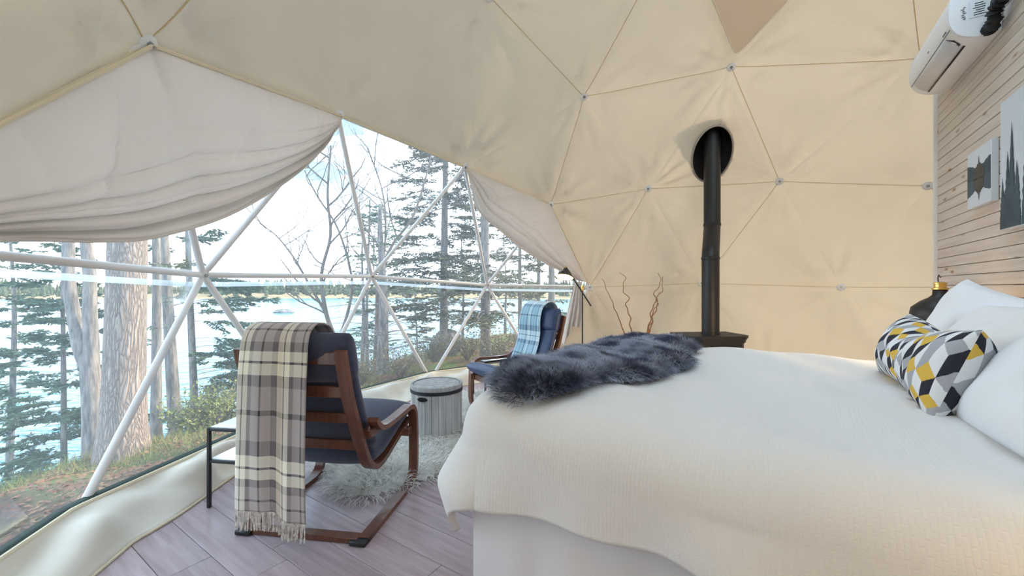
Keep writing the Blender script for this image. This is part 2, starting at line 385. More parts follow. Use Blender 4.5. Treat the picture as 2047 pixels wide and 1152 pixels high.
def dome_pt(i):
    p = GV[i]; c, s = math.cos(DROT), math.sin(DROT)
    q = np.array([p[0]*c+p[1]*s, -p[0]*s+p[1]*c, p[2]*DZ])*DR+DC
    q[2] += ROWDZ.get(GR[i], 0)
    return q
HP = {i: dome_pt(i) for i in range(len(GV)) if GR[i] <= 5}
STEP = 2*PI/15
def near_hub(row, az):
    return min((i for i in HP if GR[i] == row), key=lambda i: abs((az_of(GV[i])-az+PI) % (2*PI)-PI))
Ah = {k: near_hub(4, (6+k+.5)*STEP) for k in range(-3, 9)}
Bh = {k: near_hub(3, (6+k)*STEP) for k in range(-3, 9)}
Gh = {k: near_hub(5, (6+k)*STEP) for k in range(-3, 9)}
for k, dz in ((0, .091), (1, .128), (2, .043), (3, .016), (4, .080), (5, .014)): HP[Ah[k]][2] = CAM_H+dz
HP[Ah[-1]][2] = 1.40
WIN = set()
for tri in ([('A',-1),('A',0),('B',0)], [('B',0),('B',1),('A',0)], [('A',0),('A',1),('B',1)], [('B',1),('B',2),('A',1)],
            [('A',1),('A',2),('B',2)], [('B',2),('B',3),('A',2)], [('A',2),('A',3),('B',3)],
            [('G',-1),('G',0),('A',-1)], [('A',-1),('A',0),('G',0)], [('G',0),('G',1),('A',0)], [('A',0),('A',1),('G',1)], [('G',1),('G',2),('A',1)],
            [('A',1),('A',2),('G',2)], [('G',2),('G',3),('A',2)], [('A',2),('A',3),('G',3)]):
    WIN.add(frozenset({'A': Ah, 'B': Bh, 'G': Gh}[a][k] for a, k in tri))
apex = [i for i in HP if GR[i] == 0][0]
SKY_ADDED = set(frozenset(t) for t in GT if apex in t)  # apex panes are an added opening, letting more daylight into the room
SKY_ADDED |= set(frozenset(t) for t in GT if all(i in HP for i in t) and sorted(GR[i] for i in t) in ([1, 1, 2], [1, 2, 2]) and sum(HP[i][1] for i in t)/3 < 1.55)
WALLWIN = set(WIN)
WIN = WIN | SKY_ADDED
dome = empty('wall_dome', tuple(DC*np.array([1, 1, 0])), 0, 'cream canvas lining of the geodesic dome with pleated triangular panels', kind='structure')
dome_off = np.array([DC[0], DC[1], 0.])
c2 = min((i for i in HP if GR[i] == 2), key=lambda i: np.linalg.norm(HP[i][:2]-np.array([2.6, 4.76])))
flue_tri = frozenset((Bh[4], Bh[5], c2))
FX, FY, FR = 2.70, 5.40, .245
pa, pb, pc = HP[Bh[4]], HP[Bh[5]], HP[c2]
fn = np.cross(pb-pa, pc-pa); fn /= np.linalg.norm(fn)
def flue_z(x, y): return pa[2]-(fn[0]*(x-pa[0])+fn[1]*(y-pa[1]))/fn[2]
tris = [t for t in GT if all(i in HP for i in t)]
edge_use = {}
def seg_noise(seed): return np.random.default_rng(seed)
for ti, tri in enumerate(tris):
    for a, b in ((0,1),(1,2),(2,0)):
        edge_use.setdefault(frozenset((tri[a], tri[b])), []).append(frozenset(tri))
    if frozenset(tri) in WIN: continue
    P = [HP[i] for i in tri]
    n = 46 if frozenset(tri) == flue_tri else 22
    rs = seg_noise(100+ti)
    ph = rs.uniform(0, 6.28, (3, 3)); amp = rs.uniform(.5, 1.2, 3); sg = rs.uniform(.018, .045)
    bd = rs.uniform(0, 6.28, 4)
    mb = MB(); V = []; keep = []
    # edge lengths / altitudes for distance to edges
    ar = np.linalg.norm(np.cross(P[1]-P[0], P[2]-P[0]))
    alt = [ar/np.linalg.norm(P[2]-P[1]), ar/np.linalg.norm(P[2]-P[0]), ar/np.linalg.norm(P[1]-P[0])]
    idx = {}
    for i in range(n+1):
        for j in range(n+1-i):
            b = np.array([n-i-j, i, j], float)/n
            p = b[0]*P[0]+b[1]*P[1]+b[2]*P[2]
            de = [b[k]*alt[k] for k in range(3)]; dm = min(de)
            s = min(1, dm/.12); s = s*s*(3-2*s)
            h = sg*27*b[0]*b[1]*b[2]
            for k in range(3):
                # stitched strut ridge along each edge, fading at the hubs
                q = 4*b[(k+1)%3]*b[(k+2)%3]
                h += .026*min(1, q*2.2)*math.exp(-(de[k]/.030)**2) + .018*min(1, q*2)*math.exp(-((de[k]-.085)/.022)**2)*s
                # tension folds fanning out of the hub
                r_ = np.linalg.norm(p-P[k]); th = math.atan2(de[(k+1)%3], de[(k+2)%3]+1e-6)
                h += s*.036*amp[k]*math.sin(th*9+ph[k][0]+1.5*r_)*math.exp(-((r_-.30)/.30)**2)
                h += s*.017*amp[k]*math.sin(th*17+ph[k][1])*math.exp(-(r_/.4)**2)
            h += s*.014*math.sin(p[0]*5+p[2]*7+bd[0])*math.sin(p[1]*6-p[2]*4+bd[1])
            rd = DC+np.array([0, 0, .2])-p; rd /= np.linalg.norm(rd)
            w3 = p+rd*h
            if n > 30:
                rr = math.hypot(w3[0]-FX, w3[1]-FY)
                if abs(rr-FR) < .026:
                    x_, y_ = FX+(w3[0]-FX)/rr*FR, FY+(w3[1]-FY)/rr*FR; w3 = np.array([x_, y_, w3[2]+flue_z(x_, y_)-flue_z(w3[0], w3[1])])
            idx[(i, j)] = len(V); V.append(w3-dome_off)
    F = []
    for i in range(n):
        for j in range(n-i):
            q = [(idx[(i,j)], idx[(i+1,j)], idx[(i,j+1)])]
            if j < n-i-1: q.append((idx[(i+1,j)], idx[(i+1,j+1)], idx[(i,j+1)]))
            for f in q:
                if n > 30:
                    cc = (V[f[0]]+V[f[1]]+V[f[2]])/3+dome_off
                    if math.hypot(cc[0]-FX, cc[1]-FY) < FR-.002: continue
                F.append(f)
    mb.add(V, F)
    mb.build('canvas_panel', M_CANVAS, dome, ang=180)
# seams, hub plates
sm = {}
for e, ts in edge_use.items():
    a, b = tuple(e)
    if all(t in WIN for t in ts): continue
    if GR[a] == 5 or GR[b] == 5: continue
    ring = GR[a] == GR[b]
    border = any(t in WIN for t in ts)
    if not (ring or border or (hash(e) % 3 == 0)): continue
    pts = []
    for k in range(13):
        q = k/12; p = HP[a]*(1-q)+HP[b]*q; rd = DC-p; rd /= np.linalg.norm(rd)
        pts.append(p+rd*(.026*min(1, 4*q*(1-q)*2.2)+.002)-dome_off)
    MB().tube(pts, .011 if border else .0042, 6).build('border_welt' if border else 'seam', M_WELT if border else M_SEAM, dome)
plate_me = None; bolt_me = None
for i, p in HP.items():
    if GR[i] not in (1, 2, 3, 4): continue
    if i in (Ah[-1], Ah[0], Ah[1], Ah[2]): continue
    rd = Vector(DC-p).normalized()
    if plate_me is None:
        o = MB().lathe([(.012, .012), (.040, .011), (.050, .006), (.052, 0)], n=28).build('hub_plate', M_PLATE, dome); plate_me = o.data
        bo = MB().lathe([(.019, .012), (.019, .016), (.0125, .016), (.0125, .026), (.007, .026), (.007, .040)], n=6).build('bolt', M_BOLT, o); bolt_me = bo.data
    else:
        o = bpy.data.objects.new('hub_plate', plate_me); col.objects.link(o); o.parent = dome
        bo = bpy.data.objects.new('bolt', bolt_me); col.objects.link(bo); bo.parent = o
    o.location = Vector(p-dome_off)+rd*.014; o.rotation_euler = rd.to_track_quat('Z', 'Y').to_euler()
# skylight cover sewn on the ceiling
r1 = sorted((i for i in HP if GR[i] == 1), key=lambda i: np.linalg.norm(HP[i][:2]-np.array([2.3, 3.4])))[:2]
Q = [HP[c2], HP[r1[0]], HP[r1[1]]]; cen = sum(Q)/3; rdc = DC-cen; rdc /= np.linalg.norm(rdc)
Q = [cen+(q-cen)*.82 for q in Q]
out = []
for k in range(3):
    a, b, c_ = Q[k-1], Q[k], Q[(k+1) % 3]
    d1 = (a-b)/np.linalg.norm(a-b); d2 = (c_-b)/np.linalg.norm(c_-b)
    for m in range(7):
        q = m/6; out.append((1-q)**2*(b+d1*.10)+2*q*(1-q)*b+q*q*(b+d2*.10))
pat = MB(); nn = len(out)
V = [p+rdc*.052-dome_off for p in out]+[p+rdc*.034-dome_off for p in out]+[cen+rdc*.060-dome_off]
F = [(i, (i+1) % nn, nn+(i+1) % nn, nn+i) for i in range(nn)]+[(i, 2*nn, (i+1) % nn) for i in range(nn)]
pat.add(V, F); flap = pat.build('skylight_flap', M_FLAP, dome)
flap['label'] = 'rounded triangular skylight cover sewn to the dome ceiling'
MB().tube([p+rdc*.053-dome_off for p in out], .008, 6, closed=True).build('piping', M_WELT, flap)

# ------------------------------------------------------------------ panoramic window
skyw_added = empty('added_skylight', tuple(dome_off), 0, 'added clear vinyl skylight at the top of the dome, unseen above the frame', kind='structure')  # added skylight, out of view, brightens bed and floor from above
win = empty('window_1', tuple(dome_off), 0, 'clear vinyl panoramic window of the dome with steel struts', kind='structure')
wt = [t for t in tris if frozenset(t) in WIN]
for tri in wt:
    P = [HP[i] for i in tri]; rd = sum(P)/3-DC; rd /= np.linalg.norm(rd)
    mb = MB(); V = []; idx = {}; n = 8
    for i in range(n+1):
        for j in range(n+1-i):
            b = np.array([n-i-j, i, j])/n; p = b[0]*P[0]+b[1]*P[1]+b[2]*P[2]
            idx[(i, j)] = len(V); ro_ = p-DC; ro_ /= np.linalg.norm(ro_); V.append(p+ro_*.03+rd*.02*27*b.prod()-dome_off)
    F = []
    for i in range(n):
        for j in range(n-i):
            F.append((idx[(i,j)], idx[(i+1,j)], idx[(i,j+1)]))
            if j < n-i-1: F.append((idx[(i+1,j)], idx[(i+1,j+1)], idx[(i,j+1)]))
    mb.add(V, F).build('vinyl_pane', M_VINYL, skyw_added if frozenset(tri) in SKY_ADDED else win, ang=180)
done = set()
for tri in wt:
    for a, b in ((0,1),(1,2),(2,0)):
        e = frozenset((tri[a], tri[b]))
        if e in done: continue
        done.add(e); i, j = tri[a], tri[b]
        if GR[i] == 5 and GR[j] == 5: continue
        if e in (frozenset((Ah[-1], Gh[0])), frozenset((Ah[-1], Gh[-1]))): continue
        pi, pj = HP[i]-dome_off, HP[j]-dome_off
        border = any(t not in WIN for t in edge_use[e])
        if border and GR[i] == 3 and GR[j] == 3:
            rd = (HP[i]+HP[j])/2-DC; rd /= np.linalg.norm(rd); pi = pi+rd*.03; pj = pj+rd*.03
        r_ = .0215
        d = (pj-pi)/np.linalg.norm(pj-pi)
        MB().tube([pi, pi+d*.035, pi+d*.05, pj-d*.05, pj-d*.035, pj], [r_*.75, r_*.75, r_, r_, r_*.75, r_*.75], 14).build('strut', M_STRUT, skyw_added if frozenset(tri) in SKY_ADDED else win)
        if GR[i] == 4 and GR[j] == 4:
            rd = (HP[i]+HP[j])/2-DC; rd[2] = 0; rd /= np.linalg.norm(rd)
            q = []
            for p, dz in ((pi, -.05), (pj, -.05), (pj, -.085), (pi, -.085)): q.append(p+rd*.060+np.array([0, 0, dz]))
            q += [p+rd*.003 for p in q]
            MB().add(q, [(0,1,2,3),(4,5,6,7),(0,1,5,4),(2,3,7,6),(1,2,6,5),(0,3,7,4)]).build('vinyl_weld', M_VSEAM, win, smooth=False)
hub_me = None
for i in (Ah[-1], Ah[0], Ah[1], Ah[2], Ah[3]):
    rd = Vector(HP[i]-DC).normalized()
    o = MB().lathe([(.020, -.022), (.034, -.020), (.036, -.012), (.036, .012), (.02, .022)], n=24).build('strut_hub', M_STRUT, win)
    bo = MB().lathe([(.013, -.034), (.013, -.022)], n=6).build('bolt', M_BOLT, o)
    o.location = Vector(HP[i]-dome_off); o.rotation_euler = rd.to_track_quat('Z', 'Y').to_euler()

# ------------------------------------------------------------------ base valance along the window
base = [HP[Gh[k]].copy() for k in range(-2, 6)]
for p in base: p[2] = 0
def along(q):
    m = len(base)-1; k = min(int(q*m), m-1); f = q*m-k
    p = base[k]*(1-f)+base[k+1]*f
    nrm = np.array([DC[0], DC[1], 0])-p; nrm /= np.linalg.norm(nrm)
    return p, nrm
def val(u, v):
    p, nrm = along(u); L = u*12.6
    inw = .05+v*(.23+.035*math.sin(L*2.3)+.02*math.sin(L*5.1+1))
    z = .175*(1-v)**.9
    wr = .020*(1-2*abs(math.sin(L*2.1+v*1.5+.6*math.sin(L)))**.6)*math.sin(v*PI)+.016*math.sin(L*9+v*3)*math.sin(v*PI)+.014*math.sin(L*19-v*4)*math.sin(v*PI)*(.5+.5*math.sin(L*1.7))+.018*math.sin(L*3.1+v*5)*math.sin(v*PI)+.012*(1-2*abs(math.sin(L*6.3-v*2.6+math.sin(L*2)))**.5)*math.sin(v*PI)*(.5+.5*math.sin(L*1.3+1))
    wr *= 1.7; q = p+nrm*(inw+wr*.8); q[2] = max(.006, z+wr+.045*math.sin(v*PI))
    return q-dome_off
valr = empty('trim_1', tuple(dome_off), 0, 'wrinkled cream canvas valance along the foot of the window', kind='structure')
MB().grid(val, 260, 16).build('valance_cloth', M_VALANCE, valr, ang=180, solid=.004)
MB().tube([val(k/260, 0)+np.array([0, 0, .004]) for k in range(261)], .010, 6).build('valance_hem', M_WELT, valr)
MB().tube([val(k/260, 1) for k in range(261)], .007, 6).build('floor_hem', M_WELT, valr)
M_GREEN = mat('dark_green_strip', (.010, .035, .025), .6)
def strip(u, v):
    p, nrm = along(u); q = p-nrm*(.008-.05*v); q = q.copy(); q[2] = .174+.012*(1-v)
    return q-dome_off
MB().grid(strip, 120, 2).build('base_strip', M_GREEN, valr, solid=.008)

# ------------------------------------------------------------------ floor
FANG = math.atan2(-.5501, .8351)
ux = np.array([math.cos(FANG), math.sin(FANG)]); wy = np.array([-math.sin(FANG), math.cos(FANG)])
fl = MB(); ring = [HP[i] for i in HP if GR[i] == 5]; ring.sort(key=lambda p: math.atan2(p[0]-DC[0], p[1]-DC[1]))
floor = empty('floor', (DC[0], DC[1], 0), FANG, 'brown wood-look plank floor of the dome', kind='structure')
fl.lathe([(4.22, -.06), (4.22, -.022)], n=60); fl.build('underlay', M_SUBFLOOR, floor)
PW = .182; RF = 4.10
for i in range(-24, 25):
    y0 = i*PW; ym = max(abs(y0), abs(y0+PW))
    if ym >= RF: continue
    h = math.sqrt(RF*RF-ym*ym); x = -h-random.uniform(0, 1.2)
    while x < h:
        x0, x1 = max(x, -h), min(x+1.25, h)
        if x1-x0 > .05:
            o = MB().box((0, 0, 0), (x1-x0-.0022, PW-.0022, .02), .0015).build('plank', M_FLOOR, floor, ang=30)
            o.location = ((x0+x1)/2, y0+PW/2, -.010)
        x += 1.25

# ------------------------------------------------------------------ board wall behind the bed
F0 = np.array([-.16, 1.63]); BEDANG = FANG
W0 = F0+2.10*ux; WANG = math.atan2(wy[1], wy[0])
def wallp(t, off=0.0, z=0.0):
    q = W0+t*wy-off*ux; return (q[0], q[1], z)
wallr = empty('wall_right', wallp(0), WANG, 'pine tongue and groove board wall behind the bed', kind='structure')
T0, T1, BH = -1.1, 3.232, .0705
bm_ = None
for k in range(46):
    if bm_ is None:
        o = MB().box((0, 0, 0), (T1-T0, .018, BH-.0032), .0028).build('board', M_PINE, wallr, ang=20); bm_ = o.data
    else:
        o = bpy.data.objects.new('board', bm_); col.objects.link(o); o.parent = wallr
    o.location = ((T0+T1)/2, -.009-(.0012 if k % 2 else 0), (k+.5)*BH)
MB().box(((T0+T1)/2, -.06, 1.62), (T1-T0, .08, 3.24)).build('wall_core', M_SUBFLOOR, wallr, smooth=False)
MB().box((T1+.010, -.045, 1.62), (.020, .13, 3.24), .003).build('end_trim', M_TRIM, wallr)
# ------------------------------------------------------------------ curtains
_LP = {}
def lerp_poly(P, q):
    if id(P) not in _LP:
        A = np.array([np.array(p, float) for p in P]); L = np.concatenate([[0], np.cumsum(np.linalg.norm(np.diff(A, axis=0), axis=1))]); s_ = np.linspace(0, L[-1], 1201)
        _LP[id(P)] = (np.stack([np.interp(s_, L, A[:, k]) for k in range(3)], 1), P)
    return _LP[id(P)][0][int(round(q*1200))].copy()
def inward(p, d):
    r_ = DC+np.array([0, 0, .3])-p; return p+r_/np.linalg.norm(r_)*d
A_1, B0, B1, B2, B3, A3 = HP[Ah[-1]], HP[Bh[0]], HP[Bh[1]], HP[Bh[2]], HP[Bh[3]], HP[Ah[3]]
topL = [inward(A_1, .03), inward(B0, .025), inward(B1, .03)]
botL = smooth_path([inward(A_1, .06), (-1.90, 1.30, 1.41), (-1.96, 1.56, 1.447), (-1.985, 1.85, 1.475), (-1.985, 2.17, 1.54), (-1.93, 2.70, 1.775), (-1.72, 3.18, 2.20), (-1.46, 3.37, 2.62)], 60)
def cur(top, bot, nb, folds, gath, seed, amp=1.0):
    r_ = seg_noise(seed); ph = r_.uniform(0, 6.28, 8)
    def f(u, v):
        a = lerp_poly(top, u); b = lerp_poly(bot, u)
        vv = v**.8 if v < 1 else 1
        p = a+(b-a)*vv
        L = np.linalg.norm(b-a)
        n = DC-p; n[2] *= .2; n /= np.linalg.norm(n)
        k = min(1, L/.5)
        bulge = .10*math.sin(PI*vv)*k
        g = min(1, max(0, (vv-.25)/.6))**1.5
        sn = abs(math.sin(PI*(folds*vv**1.5)+.7*math.sin(u*4+ph[0])+ph[1])); fo = .10*g*(sn**.5-.5)
        sn = abs(math.sin(PI*(folds*.8*vv**1.2)-2.2*u+ph[5])); fo += .040*g*(sn**.6-.5)
        q = math.sin(PI*min(1, vv*1.15))
        sn = abs(math.sin(u*13+2.4*vv+ph[3]+.5*math.sin(u*6))); fo += .085*q*(sn**.5-.5)*(.35+.65*math.sin(u*3.0+1)**2)
        sn = abs(math.sin(u*38+3*vv+ph[4])); fo += .035*(sn**.6-.4)*(1-vv)**2*min(1, vv*10)
        fo += .05*max(0, vv-.8)/.2*(1-max(0, vv-.8)/.2*.6)
        fo *= min(1, min(u, 1-u)*12+.15)
        return p+n*(bulge+fo*amp*min(1, k+.25))
    return f
cl = empty('curtain', tuple(np.array([A_1[0], A_1[1], 0])), 0, 'large cream curtain swagged across the upper left of the window', 'curtain')
co = np.array([A_1[0], A_1[1], 0.])
fL = cur(topL, botL, 0, 6.0, 0, 3)
MB().grid(lambda u, v: fL(u, v)-co, 200, 130).build('curtain_cloth', M_CURTAIN, cl, ang=180, solid=.004)
MB().tube([fL(k/150, 1)-co for k in range(151)], .012, 8).build('hem', M_CURTAIN, cl)
MB().tube([inward(lerp_poly(topL, k/60), .012)-co for k in range(61)], .010, 6).build('top_binding', M_WELT, cl)
TIE = np.array([1.035, 6.12, 1.36])
topR = [inward(B2, .03), inward(B3, .022), inward(A3, .02)+np.array([-.03, 0, .06])]
botR = smooth_path([inward(B2, .04), (-.42, 4.93, 2.22), (-.16, 5.12, 1.98), (.13, 5.38, 1.77), (.44, 5.66, 1.61), (.76, 5.92, 1.47), TIE], 60)
cr = empty('curtain', (TIE[0], TIE[1], 0), 0, 'narrow cream curtain tied back beside the floor lamp at the right of the window', 'curtain')
co2 = np.array([TIE[0], TIE[1], 0.])
fR = cur(topR, botR, 0, 4.5, 0, 5, .8)
MB().grid(lambda u, v: fR(u, v)-co2, 140, 80).build('curtain_cloth', M_CURTAIN, cr, ang=180, solid=.004)
MB().tube([fR(k/110, 1)-co2 for k in range(111)], .011, 8).build('hem', M_CURTAIN, cr)
def tail(u, v):
    w_ = .06+.20*v**.8-.06*max(0, v-.7)
    x = (u-.5)*w_*1.25-.10*v; y = .035*math.sin(u*22+v*2)*(.4+v)-.04*v
    drop = .94*v*(1-.38*u*v+.06*math.sin(u*9)*v)
    return (x-.03, y, 1.345-drop)
MB().grid(tail, 60, 40).build('tail', M_CURTAIN, cr, ang=180, solid=.005)
tie = MB()
tie.tube([(.045*math.cos(a)-.02, .045*math.sin(a), 1.33+.008*math.sin(2*a)) for a in np.linspace(0, 2*PI, 20)], .008, 6)
tie.tube(smooth_path([(0, .02, 1.33), (.07, .03, 1.35), (.10, 0, 1.28), (.13, -.02, 1.10), (.16, 0, 1.00), (.12, .01, 1.05), (.02, 0, 1.30)], 40), .0055, 6)
tie.build('tie_back', M_CURTAIN, cr)

# ------------------------------------------------------------------ bed
BW, BL, BT = 1.96, 2.05, .80
def bedp(s, t, z=0.0):
    q = F0+s*ux+t*wy; return (q[0], q[1], z)
bed = empty('bed', bedp(0, 0), BEDANG, 'tall king bed with a plain white bed skirt', 'bed')
def skirt(u, v):
    per = [(BL, 0), (0, 0), (0, BW), (BL, BW)]
    L = [BL, BW, BL]; s = u*sum(L); k = 0
    while k < 2 and s > L[k]: s -= L[k]; k += 1
    a, b = per[k], per[k+1]; f = s/L[k]
    x, y = a[0]+(b[0]-a[0])*f, a[1]+(b[1]-a[1])*f
    nx, ny = [(0, -1), (-1, 0), (0, 1)][k]
    e = min(1, min(f, 1-f)*L[k]/.15)
    w_ = (.006*math.sin(s*17)+.005*math.sin(s*31+1))*e*(1.15-v)
    return (x+nx*w_, y+ny*w_, .012+v*.47)
MB().grid(skirt, 240, 8).build('bed_skirt', M_SKIRT, bed, ang=60, solid=.003)
MB().box((BL/2, BW/2, .26), (BL-.03, BW-.03, .48), .02).build('box_spring', M_SHEET, bed)
MB().box((BL/2, BW/2, .625), (BL-.01, BW-.01, .25), .06).build('mattress', M_SHEET, bed)
duv = empty('duvet', bedp(0, 0), BEDANG, 'white seersucker duvet spread over the bed', 'duvet')
INS, RD_, LL = .10, .155, .325
def duv_top(s, t):
    return BT+.012*math.sin(s*5+t*2)+.010*math.sin(t*6-s*3+1)+.010*(1-2*abs(math.sin(s*2.3+t*3.7+.6*math.sin(t*4)))**.6)*min(1, max(0, .75-t)*2)+.006*math.sin(s*13+t*9)
def duvet(a, b):
    p = max(0, INS-a); qn = max(0, INS-b); qf = max(0, b-(BW-INS)); q = qn if qn > 0 else qf; sy = -1 if qn > 0 else 1
    s, t = max(a, INS), min(max(b, INS), BW-INS)
    rho = math.hypot(p, q); z = duv_top(a, b)
    if rho <= 0: return (s, t, z)
    dx, dy = -p/rho, sy*q/rho
    arc = RD_*PI/2
    if rho < arc: o = RD_*math.sin(rho/RD_); dr = RD_*(1-math.cos(rho/RD_))
    else:
        h = rho-arc; th = abs(math.atan2(q, p)); cf = math.sin(2*th) if p > 0 and q > 0 else 0
        al = (s if q > p else t)
        wave = (.018*math.sin(al*7+1.2)+.012*math.sin(al*15))*min(1, h/.15)*(1-cf)
        o = RD_+.16*h-.38*h*h+wave+cf*(.085*h/.16 if h < .16 else .085-.30*(h-.16)); dr = RD_+h*.985
        dr += .012*math.sin(al*5.3)*min(1, h/.2)*(1-cf)
    return (s+dx*o, t+dy*o, z-dr)
DA0, DA1, DB0, DB1 = -LL, 1.74, -LL, BW+LL
d_ = MB().grid(lambda u, v: duvet(DA0+u*(DA1-DA0), DB0+v*(DB1-DB0)), 170, 210, lambda u, v: (DB0+v*(DB1-DB0), DA0+u*(DA1-DA0)))
o = d_.build('duvet_cover', M_DUVET, duv, ang=180, solid=.028); o.modifiers['thickness'].offset = 1.0

# pillows
def pillow_fn(w, h, t, seed=0, chop=0.0):
    r_ = seg_noise(seed); ph = r_.uniform(0, 6.28, 4)
    def f(side):
        def g(u, v):
            x, y = 2*u-1, 2*v-1
            e = max(0, (1-abs(x)**2.6))*max(0, (1-abs(y)**2.6))
            px = x*w/2*(1-.07*(1-abs(y)**2)*abs(x)**3*-1 - .06*(1-y*y)*abs(x)**4); py = y*h/2*(1-.07*(1-x*x)*abs(y)**4)
            z = side*t/2*e**.42
            wr = .010*math.sin(x*5+ph[0])*math.sin(y*4+ph[1])*e+.006*math.sin(x*11+y*7+ph[2])*e
            py += -chop*max(0, 1-x*x*1.6)*max(0, y)*h
            return (px, z+wr, py)
        return g
    return f
def pillow(name, w, h, t, mat_, loc, tilt, rz, label, cat='pillow', seed=0, group=None, roll=0.0):
    root = MB(); f = pillow_fn(w, h, t, seed)
    root.grid(f(1), 40, 30); root.grid(f(-1), 40, 30)
    o = root.build(name, mat_, None, ang=180)
    o.location = loc; o.rotation_euler = (tilt, roll, rz)
    return tag(o, label, cat, group)
PR = WANG   # pillow local x along the wall, local -y into the wall after tilt
pillow('pillow', .90, .50, .20, M_SHEET, bedp(1.83, 1.60, 1.015), math.radians(24), PR, 'plain white pillow propped in front of the black bedside lamp', roll=-.13, seed=1, group='white bed pillows')
pillow('pillow', .86, .50, .19, M_SHEET, bedp(1.90, .72, 1.02), math.radians(18), PR, 'white pillow standing against the board wall below the large forest print', seed=2, group='white bed pillows')
pillow('pillow', .82, .48, .18, M_DUVET, bedp(1.73, .98, .985), math.radians(40), PR+.12, 'white textured pillow sham leaning behind the patterned cushion', seed=3, group='white bed pillows')
pillow('pillow', .84, .48, .24, M_SHEET, bedp(1.70, .30, .985), math.radians(36), PR+.05, 'plump white pillow at the right edge beside the patterned cushion', seed=4, group='white bed pillows')

# patterned lumbar cushion
lw, lh, lt = .96, .33, .25
r_c = MB(); V = []; F = []; COL = []
NU, NV = 330, 200
PAL = {'k': (.018, .018, .035), 'w': (.82, .84, .86), 'g': (.42, .43, .47), 'y': (.75, .48, .075)}
def block_color(x, y):
    S = .054
    # tumbling blocks: hexagons of three rhombi
    y /= S; x /= S*.9
    hgt = 1.5
    row = math.floor(y/hgt+.5)
    best = None
    for r_ in (row-1, row, row+1):
        for c_ in (-1, 0, 1, 2):
            k = math.floor(x/math.sqrt(3))+c_
            cx = (k+(.5 if r_ % 2 else 0))*math.sqrt(3); cy = r_*hgt
            d = (x-cx)**2+(y-cy)**2
            if best is None or d < best[0]: best = (d, x-cx, y-cy, k, r_)
    _, dx, dy, k, r_ = best
    a = math.degrees(math.atan2(dy, dx)) % 360
    hsh = (k*7+r_*13) % 5
    if 30 <= a < 150: return PAL['y'] if hsh in (0, 3) else PAL['g']
    if 150 <= a < 270: return PAL['k'] if (k+r_) % 3 != 1 else PAL['g']
    return PAL['w']
def lum(side):
    def g(u, v):
        x, y = 2*u-1, 2*v-1
        ex = max(0, 1-abs(x)**3.4); ey = max(0, 1-abs(y)**2.2)
        z = side*lt/2*(ex**.5)*(ey**.55)
        px = x*lw/2; py = y*lh/2*(.90+.10*abs(x)**3)
        py -= .045*math.exp(-((x-.10)/.35)**2)*max(0, y+.2)
        bend = -.05*(1-x*x)
        wr = .006*math.sin(x*14+y*3)*ex*ey+.004*math.sin(x*25-y*6)*ex*ey
        return (px, z+bend+wr, py)
    return g
gm = lum(1)
def arc(fn, n):
    P = [np.array(fn(k/n)) for k in range(n+1)]; L = [0.0]
    for k in range(n): L.append(L[-1]+float(np.linalg.norm(P[k+1]-P[k])))
    return L
SX = arc(lambda q: gm(q, .5), NU); SY = arc(lambda q: gm(.5, q), NV)
remap = lambda q: .5-.5*math.cos(PI*q)
PX = [float(np.interp((.06*q+.94*remap(q))*NU, range(NU+1), SX)) for q in [(i+.5)/NU for i in range(NU)]]
PY = [float(np.interp((.2*q+.8*remap(q))*NV, range(NV+1), SY)) for q in [(j+.5)/NV for j in range(NV)]]
for side in (1, -1):
    base_i = len(V); g = lum(side)
    for j in range(NV+1):
        for i in range(NU+1): V.append(g(.06*i/NU+.94*remap(i/NU), .2*j/NV+.8*remap(j/NV)))
    for j in range(NV):
        for i in range(NU):
            F.append(tuple(base_i+k for k in (j*(NU+1)+i, j*(NU+1)+i+1, (j+1)*(NU+1)+i+1, (j+1)*(NU+1)+i)))
            COL.append(block_color(PX[i]+(.3 if side < 0 else 0), PY[j]))
me = bpy.data.meshes.new('patterned_cushion'); me.from_pydata(V, [], F)
ca = me.color_attributes.new('patch', 'FLOAT_COLOR', 'CORNER')
arr = np.repeat(np.array([(*c_, 1) for c_ in COL], dtype=np.float32), 4, axis=0); ca.data.foreach_set('color', arr.ravel())
me.polygons.foreach_set('use_smooth', [True]*len(me.polygons))
M_PATCH, t, p = finish('patchwork_cotton'); p.inputs['Roughness'].default_value = .85
an = N(t, 'ShaderNodeAttribute', attribute_name='patch'); link(t, an.outputs['Color'], p.inputs['Base Color'])
c = N(t, 'ShaderNodeTexCoord'); nz = N(t, 'ShaderNodeTexNoise', i_Scale=60.0); link(t, c.outputs['Object'], nz.inputs['Vector'])
b = N(t, 'ShaderNodeBump', i_Strength=.3, i_Distance=.004); link(t, nz.outputs['Fac'], b.inputs['Height']); link(t, b.outputs[0], p.inputs['Normal'])
me.materials.append(M_PATCH)
cu = bpy.data.objects.new('patterned_cushion', me); col.objects.link(cu)
cu.location = bedp(1.525, 1.05, .965); cu.rotation_euler = (math.radians(20), 0, PR-.03)
tag(cu, 'long lumbar cushion with black, grey, white and mustard patchwork diamonds', 'cushion')
